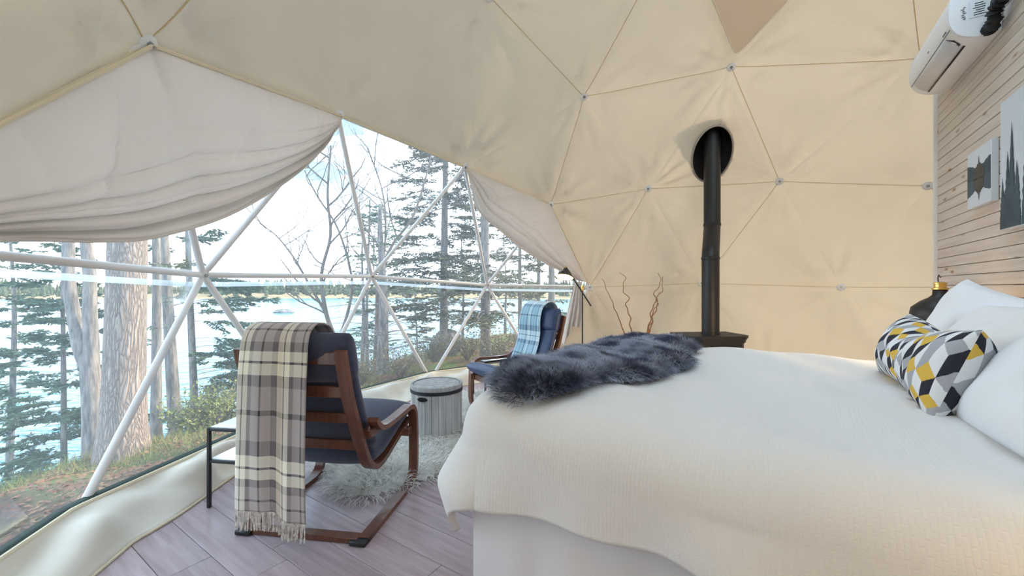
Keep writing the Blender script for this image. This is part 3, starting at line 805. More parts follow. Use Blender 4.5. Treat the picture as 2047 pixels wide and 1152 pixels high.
# ------------------------------------------------------------------ pelts (fur throw, floor rug)
def in_poly(P, x, y):
    P = np.array(P); inside = np.zeros(x.shape, bool); dmin = np.full(x.shape, 9.)
    for i in range(len(P)):
        a, b = P[i-1], P[i]
        c_ = ((a[1] > y) != (b[1] > y)) & (x < (b[0]-a[0])*(y-a[1])/(b[1]-a[1]+1e-12)+a[0]); inside ^= c_
        d = b-a; tt = np.clip(((x-a[0])*d[0]+(y-a[1])*d[1])/(d@d), 0, 1)
        dmin = np.minimum(dmin, np.hypot(x-a[0]-tt*d[0], y-a[1]-tt*d[1]))
    return inside, dmin
def pelt(root, poly, zfn, thick, step, n, length, width, lay, mat_, seed, curl=.3, hv=.25, upk=.75):
    r_ = seg_noise(seed); P = np.array(smooth_path(list(poly)+[poly[0]], len(poly)*5))[:-1]
    lo, hi = P.min(0), P.max(0)
    xs = np.arange(lo[0], hi[0]+step, step); ys = np.arange(lo[1], hi[1]+step, step)
    X, Y = np.meshgrid(xs, ys); ins, dm = in_poly(P, X, Y)
    def H(x, y, d): return zfn(x, y)+thick*np.sqrt(np.clip(d/.10, 0, 1))*(1+.35*np.sin(x*9+y*4)*np.sin(y*8-x*3))
    Z = H(X, Y, dm); V = []; idx = -np.ones(X.shape, int)
    for j in range(X.shape[0]):
        for i in range(X.shape[1]):
            if ins[j, i]: idx[j, i] = len(V); V.append((X[j,i], Y[j,i], Z[j,i]))
    F = [(idx[j,i], idx[j,i+1], idx[j+1,i+1], idx[j+1,i]) for j in range(X.shape[0]-1) for i in range(X.shape[1]-1) if min(idx[j,i], idx[j,i+1], idx[j+1,i+1], idx[j+1,i]) >= 0]
    MB().add(V, F, [(.01, hv)]*len(V)).build('hide', mat_, root, ang=180, recalc=False)
    x = r_.uniform(lo[0], hi[0], n*3); y = r_.uniform(lo[1], hi[1], n*3); ok, d = in_poly(P, x, y)
    x, y, d = x[ok][:n], y[ok][:n], d[ok][:n]; m = len(x)
    # gradient of the edge distance gives an outward lean near the rim
    e = .01; _, dxp = in_poly(P, x+e, y); _, dyp = in_poly(P, x, y+e)
    gx, gy = -(dxp-d)/e, -(dyp-d)/e
    rim = np.clip(1-d/.10, 0, 1)
    ang = lay+1.3*np.sin(x*5+1)*np.sin(y*4)+r_.normal(0, .55, m)
    lx, ly = np.cos(ang)*.55*(1-rim*.7)+gx*rim*1.1, np.sin(ang)*.55*(1-rim*.7)+gy*rim*1.1
    L = length*r_.uniform(.6, 1.2, m); up = upk-.45*rim*upk/.75
    z0 = H(x, y, d); b0 = np.stack([x, y, z0-.004], 1)
    dirv = np.stack([lx, ly, up], 1); dirv /= np.linalg.norm(dirv, axis=1)[:, None]
    mid = b0+dirv*(L*.55)[:, None]
    d2 = dirv+np.stack([r_.normal(0, curl, m)+lx*.6, r_.normal(0, curl, m)+ly*.6, -.55-.3*rim], 1); d2 /= np.linalg.norm(d2, axis=1)[:, None]
    tip = mid+d2*(L*.5)[:, None]
    zmin = zfn(tip[:, 0], tip[:, 1])+.003; tip[:, 2] = np.maximum(tip[:, 2], zmin)
    sw = r_.uniform(0, 6.28, m); side = np.stack([np.cos(sw), np.sin(sw), np.zeros(m)], 1)*width
    V = np.empty((m*5, 3)); V[0::5] = b0-side; V[1::5] = b0+side; V[2::5] = mid-side*.8; V[3::5] = mid+side*.8; V[4::5] = tip
    k = np.arange(m)*5
    F = [f for q in k.tolist() for f in ((q, q+1, q+3, q+2), (q+2, q+3, q+4))]
    UV = [(.5, .02), (.5, .02), (.5, .6), (.5, .6), (.5, 1.0)]*m
    o = MB().add(V.tolist(), F, UV).build('pile', mat_, root, ang=180, recalc=False); o['kind'] = 'stuff'
    return o
throw = empty('sheepskin_throw', bedp(0, 0, 0), BEDANG, 'slate grey sheepskin throw lying across the foot of the bed', 'throw')
pol = [(.0,.30),(.02,.12),(.10,.02),(.22,-.01),(.33,.05),(.40,.20),(.43,.36),(.50,.46),(.57,.62),(.60,.78),(.57,.90),(.63,1.02),(.65,1.16),(.58,1.28),(.62,1.42),(.60,1.56),(.51,1.66),(.52,1.80),(.44,1.93),(.25,2.0),(.08,1.92),(.02,1.7),(.03,1.4),(.0,1.1),(.02,.7)]
def throw_z(x, y):
    z = BT+.028+.012*np.sin(x*5+y*2)+.010*np.sin(y*6-x*3+1)+.006*np.sin(x*13+y*9)
    p_ = np.clip(INS-x, 0, .16); q_ = np.clip(np.maximum(INS-y, y-(BW-INS)), 0, .16); rr = np.minimum(np.hypot(p_, q_), .15)
    return z-RD_*(1-np.cos(rr/RD_))
pelt(throw, pol, throw_z, .060, .025, 44000, .066, .0019, 2.4, M_FURD, 11)
rug = empty('sheepskin_rug', (0, 0, 0), 0, 'shaggy ivory sheepskin rug on the floor under the chairs', 'rug')
rpol = [(-1.36,2.80),(-1.29,2.66),(-1.20,2.66),(-1.15,2.52),(-1.02,2.38),(-.84,2.33),(-.70,2.43),(-.56,2.56),(-.40,2.66),(-.18,2.90),(.05,3.25),(.14,3.7),(.08,4.2),(-.10,4.55),(-.35,4.72),(-.62,4.55),(-.78,4.15),(-.95,3.75),(-1.15,3.5),(-1.36,3.25),(-1.43,3.0)]
pelt(rug, rpol, lambda x, y: np.zeros_like(x)+.004, .030, .04, 15000, .10, .0036, -1.2, M_FURW, 12, .6, .95, .60)
# ------------------------------------------------------------------ bentwood armchairs
def offset_strip(mb, path, x0, width, th):
    """flat laminated strip following a path in the yz plane; width along x"""
    P = [np.array(p, float) for p in path]; m = len(P); V = []
    for i in range(m):
        t_ = P[min(i+1, m-1)]-P[max(i-1, 0)]; t_ /= np.linalg.norm(t_); n_ = np.array([-t_[1], t_[0]])
        for sx, sn in ((-1, -1), (1, -1), (1, 1), (-1, 1)):
            q = P[i]+n_*sn*th/2; V.append((x0+sx*width/2, q[0], q[1]))
    F = [(i*4+k, i*4+(k+1) % 4, (i+1)*4+(k+1) % 4, (i+1)*4+k) for i in range(m-1) for k in range(4)]
    F += [(3, 2, 1, 0), tuple((m-1)*4+k for k in range(4))]
    return mb.add(V, F)
def pad(mb, path, width, th, nseg=24, pw=3.2, puff=0.0):
    """upholstered pad: superellipse sections swept along a yz path, rounded ends"""
    P = smooth_path(path, nseg); m = len(P); n = 36; V = []
    L = [0]
    for i in range(1, m): L.append(L[-1]+np.linalg.norm(P[i]-P[i-1]))
    for i in range(m):
        t_ = P[min(i+1, m-1)]-P[max(i-1, 0)]; t_ /= np.linalg.norm(t_); n_ = np.array([-t_[1], t_[0]])
        e = min(L[i], L[-1]-L[i])/(th*.5); e = min(1, e); sc = math.sqrt(max(.02, 1-(1-e)**2)); wx = width/2*(.93+.07*sc)
        for k in range(n):
            a = 2*PI*k/n; c_, s_ = math.cos(a), math.sin(a)
            x = math.copysign(abs(c_)**(2/pw), c_)*wx; h = math.copysign(abs(s_)**(2/pw), s_)*th/2*sc
            h *= 1+puff*(1-(x/wx)**2)
            q = P[i]+n_*h; V.append((x, q[0], q[1]))
    F = [(i*n+k, i*n+(k+1) % n, (i+1)*n+(k+1) % n, (i+1)*n+k) for i in range(m-1) for k in range(n)]
    F += [tuple(range(n-1, -1, -1)), tuple(range((m-1)*n, m*n))]
    return mb.add(V, F)
def armchair(loc, rz, fabric, label):
    root = empty('armchair', loc, rz, label, 'armchair', 'bentwood armchairs')
    loop = smooth_path([(-.01, .014), (.25, .014), (.48, .014), (.57, .022), (.622, .075), (.632, .20), (.628, .36), (.612, .455), (.555, .505), (.45, .505), (.30, .500), (.18, .505), (.12, .535), (.085, .575)], 70)
    for s in (-1, 1): offset_strip(MB(), loop, s*.325, .055, .027).build('side_loop', M_CHAIRWOOD, root, ang=30)
    rail = smooth_path([(-.105, .955), (-.085, .875), (-.035, .705), (.035, .54), (.09, .42), (.145, .325), (.215, .275), (.31, .278), (.46, .325), (.66, .395)], 60)
    for s in (-1, 1): offset_strip(MB(), rail, s*.262, .055, .028).build('back_rail', M_CHAIRWOOD, root, ang=30)
    for (y, z, h) in ((-.088, .915, .06), (-.043, .745, .055), (.015, .60, .05), (.092, .435, .05)):
        MB().box((0, y, z), (.47, .022, h), .004).build('back_slat', M_CHAIRWOOD, root)
    MB().box((0, .60, .335), (.60, .03, .06), .004).build('front_stretcher', M_CHAIRWOOD, root)
    MB().box((0, .0, .0145), (.595, .055, .027), .003).build('rear_bar', M_CHAIRWOOD, root)
    for s in (-1, 1):
        MB().box((s*.297, .60, .335), (.045, .06, .05), .004).build('stretcher_block', M_CHAIRWOOD, root)
        MB().box((s*.31, -.01, .013), (.085, .075, .024), .006).build('foot_pad', M_BLACK, root)
        MB().lathe([(.007, 0), (.007, .004)], n=10).build('screw', M_BOLT, root).location = (s*.29, .57, .362)
        MB().box((s*.262+s*.032, .135, .50), (.05, .12, .05), .008).build('arm_block', M_CHAIRWOOD, root)
    pad(MB(), [(-.03, .955), (.005, .83), (.055, .69), (.115, .55), (.18, .445), (.24, .40)], .56, .095).build('back_cushion', fabric, root, ang=180)
    pad(MB(), [(.15, .345), (.28, .345), (.42, .385), (.58, .435), (.72, .465)], .575, .105, puff=.12).build('seat_cushion', fabric, root, ang=180)
    pad(MB(), [(-.045, 1.03), (-.02, .925), (.012, .78)], .575, .17, 16, 2.6).build('headrest', fabric, root, ang=180)
    return root
C1, C1R = (-1.048, 2.015, 0), -.142
C2, C2R = (.28, 4.20, .012), 2.214
ch1 = armchair(C1, C1R, M_NAVY, 'brown bentwood armchair with dark cushions seen from behind')
ch2 = armchair(C2, C2R, M_NAVY2, 'brown bentwood armchair with smooth navy cushions beside the floor lamp')
def drape(name, loc, rz, path, x0, x1, mat_, label, ends, seed, wav=.007):
    root = empty(name, loc, rz, label, 'blanket', 'plaid throws')
    P = smooth_path(path, 120); L = [0]
    for i in range(1, len(P)): L.append(L[-1]+np.linalg.norm(P[i]-P[i-1]))
    tot = L[-1]
    def f(u, v):
        k = min(int(v*120), 119); q = v*120-k; p = P[k]*(1-q)+P[k+1]*q
        t_ = P[k+1]-P[k]; t_ /= np.linalg.norm(t_); n_ = np.array([-t_[1], t_[0]])
        h = max(0, v-.35)/.65
        w_ = wav*(math.sin(u*9+v*2+seed)+.6*math.sin(u*19-v*3))*min(1, h*1.8)
        fold = .018/(1+math.exp(-(u-.60)*60))*min(1, h*3)
        p = p+n_*(w_+fold)
        x = x0+(x1-x0)*u+.012*math.sin(v*4+1)*h-.03*h*(1-u)*.5
        z = p[1]-ends*(1/(1+math.exp(-(u-.60)*50)))*max(0, v-.5)*2
        return (x, p[0], z)
    MB().grid(f, 70, 120, lambda u, v: ((x1-x0)*u*1.15, v*tot)).build('blanket_cloth', mat_, root, ang=180, solid=.006)
    fr = MB(); r_ = seg_noise(seed)
    for k in range(64):
        u = (k+.5)/64; p = f(u, 1); a = r_.uniform(-.008, .008); l = r_.uniform(.075, .095)
        l = min(l, p[2]-.008)
        fr.tube([p, (p[0]+a*.4, p[1]+r_.uniform(-.004, .004), p[2]-l*.5), (p[0]+a, p[1]+r_.uniform(-.006, .006), p[2]-l)], [.0028, .0024, .003], 5)
    o = fr.build('fringe', M_FRINGE, root); o['kind'] = 'stuff'
    return root
drape('plaid_blanket', C1, C1R, [(.125, .82), (.11, .94), (.055, 1.045), (-.045, 1.078), (-.125, 1.03), (-.150, .89), (-.155, .68), (-.155, .45), (-.15, .29), (-.145, .195)], -.225, .115, M_PLAID, 'cream and grey plaid blanket hanging down the back of the near armchair', .05, 1)
drape('plaid_blanket', C2, C2R, [(-.16, .77), (-.165, .91), (-.13, 1.05), (-.04, 1.095), (.06, 1.045), (.105, .92), (.113, .78), (.145, .66), (.215, .52), (.285, .435), (.34, .43)], -.14, .17, M_PLAID2, 'pale blue plaid blanket draped down the front of the far armchair', 0.0, 4, .004)

# ------------------------------------------------------------------ side tables
M_GLASS = mat('frosted_glass_shelf', (.72, .78, .80), .08, spec=.8)
def side_table(loc, rz, w_, d, label):
    root = empty('side_table', loc, rz, label, 'side table', 'black metal side tables'); h = .455
    for x in (0, w_):
        for y in (0, d):
            MB().box((x, y, h/2), (.018, .018, h), .002).build('leg', M_BLACK, root)
    for z in (h-.009, .265):
        for y in (0, d): MB().box((w_/2, y, z), (w_-.018, .016, .016), .002).build('rail', M_BLACK, root)
        for x in (0, w_): MB().box((x, d/2, z), (.016, d-.018, .016), .002).build('rail', M_BLACK, root)
        MB().box((w_/2, d/2, z+.010), (w_-.010, d-.010, .006), .001).build('shelf', M_GLASS, root)
    return root
side_table((-1.724, 2.278, 0), C1R, .245, .40, 'black metal side table with glass shelves beside the near armchair')
side_table((-.438, 4.52, .0), C2R+PI, .25, .38, 'black metal side table behind the arm of the far armchair')

# ------------------------------------------------------------------ wooden drum stool
M_STAVE = mat('grey_wood_stave', (.30, .29, .28), .7, col2=(.53, .52, .51), scale=2.6, stretch=(9, 9, .8), randomize=.20, bump=.15, bscale=6, lo=.3, hi=.7)
M_BAND = mat('black_rubber_band', (.010, .011, .018), .5)
st = empty('drum_stool', (-.64, 3.40, .012), 0, 'grey wood stave drum stool with black bands standing on the rug', 'stool')
NS = 24; sr = .214
for k in range(NS):
    a0, a1 = 2*PI*k/NS+.006, 2*PI*(k+1)/NS-.006; V = []
    for z in (.012, .405):
        for a in (a0, (a0+a1)/2, a1):
            for r_ in (sr, sr-.016): V.append((r_*math.cos(a), r_*math.sin(a), z))
    F = [(0,2,8,6),(2,4,10,8),(1,7,9,3),(3,9,11,5),(0,6,7,1),(4,5,11,10),(6,8,9,7),(8,10,11,9),(0,1,3,2),(2,3,5,4)]
    MB().add(V, F).build('stave', M_STAVE, st, ang=30)
MB().lathe([(sr-.018, .02), (sr-.018, .40)], n=40).build('drum_core', M_BAND, st)
for z0, z1 in ((.0, .030), (.372, .402)):
    MB().lathe([(sr-.01, z0), (sr+.005, z0+.002), (sr+.005, z1-.002), (sr-.01, z1)], n=48).build('band', M_BAND, st)
lid = MB().lathe([(sr+.003, .404), (sr+.004, .432), (sr, .438), (sr-.012, .438), (sr-.016, .432), (.001, .432)], n=48, capt=True).build('lid', M_STAVE, st, ang=35)
MB().lathe([(sr-.016, .4325), (sr-.022, .4325), (sr-.022, .4335), (sr-.016, .4335)], n=48, capb=False, capt=False).build('lid_groove', M_BAND, lid)
ha = math.atan2(-.931, -.362)
hm = MB()
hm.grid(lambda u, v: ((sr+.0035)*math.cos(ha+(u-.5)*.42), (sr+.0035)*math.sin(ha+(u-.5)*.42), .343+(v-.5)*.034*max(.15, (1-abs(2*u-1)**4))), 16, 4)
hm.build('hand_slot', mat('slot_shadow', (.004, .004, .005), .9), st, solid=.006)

# ------------------------------------------------------------------ floor lamp
fl_ = empty('floor_lamp', (.862, 4.90, 0), 0, 'black floor lamp with angled arm and lit metal shade by the window', 'floor lamp')
MB().lathe([(.13, 0), (.13, .012), (.12, .02), (.012, .026)], n=36).build('base', M_BLACK, fl_)
MB().tube([(0, 0, .02), (0, 0, 1.24)], .0085, 10).build('pole', M_BLACK, fl_)
MB().lathe([(.014, 1.215), (.017, 1.225), (.017, 1.27), (.010, 1.285)], n=16).build('swivel', M_BRASS, fl_)
MB().tube([(.105, 0, 1.03), (-.20, 0, 1.505)], .0085, 10).build('arm', M_BLACK, fl_)
sh = MB(); sh.lathe([(.112, -.105), (.108, -.098), (.060, -.045), (.030, -.015), (.026, .01), (.0, .012)], n=36, capb=False, capt=False)
so = sh.build('shade', M_BLACK, fl_, solid=.003); so.location = (-.205, 0, 1.475); so.rotation_euler = (math.radians(-18), math.radians(12), 0)
MB().lathe([(.107, -.100), (.104, -.096), (.057, -.046), (.028, -.018), (.0, -.012)], n=36, capb=False, capt=False).build('liner', mat('white_enamel', (.9, .86, .74), .5), so)
MB().lathe([(.012, .012), (.014, .03), (.006, .045)], n=16).build('finial', M_BRASS, so)
M_BULB = mat('warm_bulb', (1, .85, .55), .3, emit=((1.0, .78, .40), 1.8))
MB().lathe([(.004, -.070), (.018, -.064), (.024, -.050), (.018, -.034), (.010, -.022)], n=20).build('bulb', M_BULB, so)
pl = bpy.data.lights.new('floor_lamp_light', 'POINT'); pl.energy = 1.6; pl.color = (1, .62, .26); pl.shadow_soft_size = .026
po = bpy.data.objects.new('floor_lamp_light', pl); col.objects.link(po); po.parent = so; po.location = (0, 0, -.075)

# ------------------------------------------------------------------ wood stove and flue
sv = empty('wood_stove', (2.53, 5.10, 0), .12, 'black cast iron wood stove behind the bed', 'wood stove')
def octo(w_, d, ch): return [(-w_/2+ch, -d/2), (w_/2-ch, -d/2), (w_/2, -d/2+ch), (w_/2, d/2), (-w_/2, d/2), (-w_/2, -d/2+ch)]
MB().prism(octo(.70, .48, .09), .14, .585, 'xy').build('body', M_BLACKIRON, sv, smooth=False)
MB().prism(octo(.74, .52, .10), .575, .610, 'xy').build('cornice', M_BLACKIRON, sv, smooth=False)
MB().prism(octo(.79, .56, .11), .630, .662, 'xy').build('top_plate', M_BLACKIRON, sv, smooth=False)
MB().prism(octo(.765, .54, .105), .608, .632, 'xy').build('top_rim', M_BLACKIRON, sv, smooth=False)
dr = MB().box((0, -.248, .36), (.46, .022, .36), .006).build('door', M_BLACKIRON, sv)
MB().box((0, -.261, .37), (.36, .008, .26), .003).build('door_glass', mat('stove_glass', (.02, .015, .012), .08), dr)
MB().tube([(.22, -.27, .33), (.22, -.30, .36), (.22, -.30, .42)], .008, 8).build('handle', M_BOLT, dr)
for x in (-.28, .28):
    for y in (-.18, .18):
        MB().lathe([(.028, 0), (.03, .012), (.020, .03), (.022, .142)], c=(x, y, 0), n=14).build('leg', M_BLACKIRON, sv)
fz = flue_z(FX, FY)
pipe = empty('stove_pipe', (2.53, 5.10, .662), 0, 'black double wall stove pipe rising into the dome ceiling', 'stove pipe')
ox, oy = FX-2.53, FY-5.10
rp = .104
MB().tube([(0, 0, 0), (0, 0, .97)], rp, 32).build('lower_section', M_BLACK, pipe, ang=40)
MB().tube([(0, 0, .96), (0, 0, 1.0), (ox*.12, oy*.12, 1.06), (ox*.88, oy*.88, 1.36), (ox, oy, 1.42), (ox, oy, 1.46)], rp*.99, 32).build('offset_section', M_BLACK, pipe, ang=60)
MB().tube([(ox, oy, 1.45), (ox, oy, fz+.30-.662)], rp, 32).build('upper_section', M_BLACK, pipe, ang=40)
for c_ in ((0, 0, .965), (ox, oy, 1.44), (0, 0, .012)):
    MB().lathe([(rp, -.018), (rp+.006, -.015), (rp+.006, .015), (rp, .018)], c=c_, n=32, capb=False, capt=False).build('collar', M_BLACK, pipe)
# sleeve through the slanted ceiling panel
sl_ = MB(); n = 56; V = []; F = []
for k in range(n):
    a = 2*PI*k/n; x, y = FX+FR*math.cos(a), FY+FR*math.sin(a)
    z = flue_z(x, y)-.055; V += [(x, y, z), (x, y, fz+.34)]
F = [(2*k, 2*((k+1) % n), 2*((k+1) % n)+1, 2*k+1) for k in range(n)]+[tuple(2*k+1 for k in range(n))]
slv = empty('flue_sleeve', (0, 0, 0), 0, 'round black flue opening in the dome ceiling around the stove pipe', 'flue opening')
sl_.add(V, F).build('sleeve', mat('black_sleeve', (.006, .006, .007), .8), slv, ang=30, solid=.006)  # sleeve coloured one plain black
MB().tube([(FX+(FR+.004)*math.cos(2*PI*k/n), FY+(FR+.004)*math.sin(2*PI*k/n), flue_z(FX+FR*math.cos(2*PI*k/n), FY+FR*math.sin(2*PI*k/n))-.048) for k in range(n)], .014, 8, closed=True).build('rim', mat('grey_rim', (.42, .40, .36), .5, metallic=.3), slv)

# ------------------------------------------------------------------ vase with curly willow
vs = empty('floor_vase', (1.64, 5.20, 0), 0, 'brown floor vase hidden behind the bed holding the willow branches', 'vase')
MB().lathe([(.09, 0), (.12, .03), (.135, .18), (.11, .36), (.075, .46), (.07, .50), (.08, .52), (.072, .518), (.062, .48)], n=32, capt=False).build('body', M_VASE, vs)
tw = [((-.025, 0), (-.47, 0, 1.37), .020, 0, 'straight curly willow branch leaning furthest left'),
      ((-.02, .01), (-.205, .03, 1.455), .032, 1, 'wavy curly willow branch second from the left'),
      ((.01, 0), (.30, .0, 1.445), .026, 2, 'curly willow branch with the tallest tip of the right bundle'),
      ((.02, -.01), (.352, .02, 1.40), .022, 3, 'curly willow branch leaning furthest right'),
      ((.0, .015), (.27, -.03, 1.20), .022, 4, 'short curly willow branch inside the right bundle')]
for (bx, by), tip, wa, sd, lb in tw:
    r_ = seg_noise(60+sd); pts = []; rad = []
    for k in range(61):
        q = k/60; e = q**1.25
        x = bx+(tip[0]-bx)*(e if sd < 2 else q**1.15); y = by+(tip[1]-by)*q; z = .12+(tip[2]-.12)*q
        g = min(1, max(0, (q-.35)*3))
        w1 = (wa*.35 if sd == 0 else wa)*g
        pts.append((x+w1*math.sin(q*34+sd)*.8+w1*.5*math.sin(q*61), y+w1*math.cos(q*30+sd), z)); rad.append(.0095*(1-q)+.0032)
    o = MB().tube(pts, rad, 7).build('willow_branch', M_TWIG); o.location = (1.64, 5.20, 0)
    tag(o, lb, 'branch', 'curly willow branches')

# ------------------------------------------------------------------ air conditioner
ac = empty('air_conditioner', wallp(2.13, 0, 2.71), WANG, 'white wall mounted air conditioner above the bed', 'air conditioner')
prof = smooth_path([(.0, .0), (.06, -.012), (.12, -.004), (.175, .028), (.207, .085), (.215, .15), (.208, .235), (.185, .275), (.14, .292), (.06, .295), (0, .295)], 50)
prof = [(max(.002, p[0]), p[1]) for p in prof]
MB().prism(prof, .012, .828, 'yz').build('body', M_WHITE, ac, ang=35)
for x0, x1 in ((-.0, .012), (.828, .84)):
    ec = MB().prism([((p[0]-.1)*.985+.1, (p[1]-.14)*.985+.14) for p in prof], x0, x1, 'yz').build('end_cap', M_WHITE, ac, ang=35)
ln = MB()
for (y0, z0), (y1, z1), x0, x1, nm in (((.176, .0265), (.184, .038), .10, .74, 'panel_line'), ((.088, -.0125), (.098, -.0105), .12, .76, 'outlet_slot')):
    pass
def on_prof(f):
    k = f*50; i = min(int(k), 49); q = k-i; return np.array(prof[i])*(1-q)+np.array(prof[i+1])*q
def ribbon(f0, f1, x0, x1, off):
    P = [on_prof(f0+(f1-f0)*k/6) for k in range(7)]; V = []
    for k, p in enumerate(P):
        t_ = P[min(k+1, 6)]-P[max(k-1, 0)]; t_ /= np.linalg.norm(t_); n_ = np.array([t_[1], -t_[0]])
        q = p+n_*off; V += [(x0, q[0], q[1]), (x1, q[0], q[1])]
    return MB().add(V, [(2*k, 2*k+1, 2*k+3, 2*k+2) for k in range(6)])
M_ACL = mat('ac_shadow_line', (.18, .18, .20), .5); M_ACG = mat('ac_flap', (.72, .72, .73), .3)
ribbon(.215, .375, .10, .765, .0015).build('louver_flap', M_ACG, ac, solid=.002)
ribbon(.195, .212, .10, .775, .002).build('outlet_slot', M_BLACK, ac, solid=.002)
ribbon(.380, .386, .02, .82, .0012).build('panel_line', M_ACL, ac, solid=.0015)
MB().add([(.085, on_prof(.24)[0], on_prof(.24)[1]-.004), (.105, on_prof(.24)[0], on_prof(.24)[1]-.004), (.105, on_prof(.36)[0]+.003, on_prof(.36)[1]-.003), (.062, on_prof(.30)[0]+.002, on_prof(.30)[1]-.004)], [(0, 1, 2, 3)]).build('outlet_corner', M_BLACK, ac, solid=.002)
ribbon(.45, .462, .36, .385, .0015).build('brand_mark', M_ACL, ac, solid=.001)
ribbon(.40, .412, .06, .12, .0015).build('display_mark', M_ACL, ac, solid=.001)
lab = MB().box((-.0015, .095, .155), (.002, .075, .10), 0).build('rating_sticker', mat('sticker_paper', (.75, .80, .84), .5), ac, smooth=False)
M_INK = mat('print_ink', (.06, .07, .09), .6)
for k in range(6): MB().box((-.003, .088+.004*(k % 2), .118+k*.013), (.001, .050-.008*(k % 3), .005)).build('print_line', M_INK, lab, smooth=False)
for k in range(7): MB().box((-.003, .150+.004*(k % 3), .11+k*.011), (.001, .010+.004*(k % 2), .004)).build('print_line', M_INK, ac, smooth=False)
hs = MB()
hs.tube(smooth_path([(.02, .05, .03), (-.015, .055, .012), (-.05, .05, .03), (-.075, .055, .075), (-.10, .05, .10), (-.16, .045, .12), (-.30, .04, .15), (-.60, .04, .18)], 50), [.030+.006*math.sin(k*1.3)+.004*math.sin(k*2.9) for k in range(51)], 12)
hose = hs.build('taped_hose', mat('black_tape', (.012, .012, .014), .7, bump=.6, bscale=60)); hose.location = wallp(2.13, 0, 2.71); hose.rotation_euler = (0, 0, WANG)
tag(hose, 'black taped hose leaving the near end of the air conditioner', 'hose')

# ------------------------------------------------------------------ canvas prints
M_PRSKY = mat('print_sky', (.62, .68, .74), .7, col2=(.70, .74, .78), scale=3)
M_PRDARK = mat('print_mountain', (.035, .065, .085), .7, col2=(.06, .10, .12), scale=9)
M_PRTREE = mat('print_island', (.060, .055, .048), .7, col2=(.095, .085, .07), scale=20)
M_PRFOG = mat('print_fog', (.50, .60, .68), .7, col2=(.62, .69, .75), scale=4)
def flat(name, poly, y, m, root): return MB().prism(poly, y, y+.0008, 'xz').build(name, m, root, smooth=False)
a1 = empty('canvas_print', wallp(2.175, 0, 1.755), WANG, 'small canvas print of a wooded island mirrored in a lake', 'picture', 'canvas prints')
MB().box((.172, .016, .178), (.344, .030, .356), .002).build('canvas', M_PRSKY, a1)
r_ = seg_noise(21)
hill = [(.004, .172)]+[(.004+.336*k/24, .236+.030*math.exp(-((k-1)/5)**2)+.038*max(0, (k-15)/9)**.8+r_.uniform(0, .006)) for k in range(25)]+[(.340, .172)]
flat('print_hills', hill, .0312, M_PRDARK, a1)
flat('print_hill_reflection', [(x, .344-z) for x, z in hill], .0312, mat('print_reflection', (.06, .10, .125), .7), a1)
isl = [(.09, .165)]+[(.09+.15*k/14, .178+.075*math.sin(PI*k/14)**.6+(.05 if k == 7 else .012*(k % 2))) for k in range(15)]+[(.24, .165)]
flat('print_island', isl, .0322, M_PRTREE, a1)
flat('print_island_reflection', [(x, .336-z) for x, z in isl], .0322, M_PRTREE, a1)
a2 = empty('canvas_print', wallp(1.30, 0, 1.567), WANG, 'large canvas print of dark spruces in fog, cut by the right edge', 'picture', 'canvas prints')
MB().box((.375, .018, .35), (.75, .034, .70), .002).build('canvas', M_PRSKY, a2)
def spruce_row(x0, x1, n_, h0, h1, z0, seed):
    r_ = seg_noise(seed); P = [(x0, z0)]
    for k in range(n_):
        xc = x0+(x1-x0)*(k+.5)/n_; h = r_.uniform(h0, h1); w_ = (x1-x0)/n_*.62
        for q in range(6): P += [(max(x0, xc-w_*(1-q/6)), z0+h*(.25+.75*q/6)), (max(x0, xc-w_*(1-q/6)*.62), z0+h*(.25+.75*(q+.35)/6))]
        P.append((xc, z0+h*1.02))
        for q in range(5, -1, -1): P += [(min(x1, xc+w_*(1-q/6)*.62), z0+h*(.25+.75*(q+.35)/6)), (min(x1, xc+w_*(1-q/6)), z0+h*(.25+.75*q/6))]
    P.append((x1, z0)); return P
flat('print_far_trees', spruce_row(.004, .746, 16, .10, .20, .004, 31), .0352, M_PRFOG, a2)
flat('print_mid_trees', spruce_row(.004, .746, 13, .08, .16, .004, 32), .0362, mat('print_mid', (.14, .23, .28), .7), a2)
for k, (xc, h) in enumerate(((.728, .27), (.70, .20), (.66, .40), (.615, .54), (.56, .33), (.47, .45), (.38, .30), (.28, .50), (.18, .36), (.07, .46))):
    flat('print_spruce', spruce_row(max(.004, xc-.035), min(.746, xc+.035), 1, h, h, .004, 40+k), .0372+.0003*k, M_PRDARK, a2)

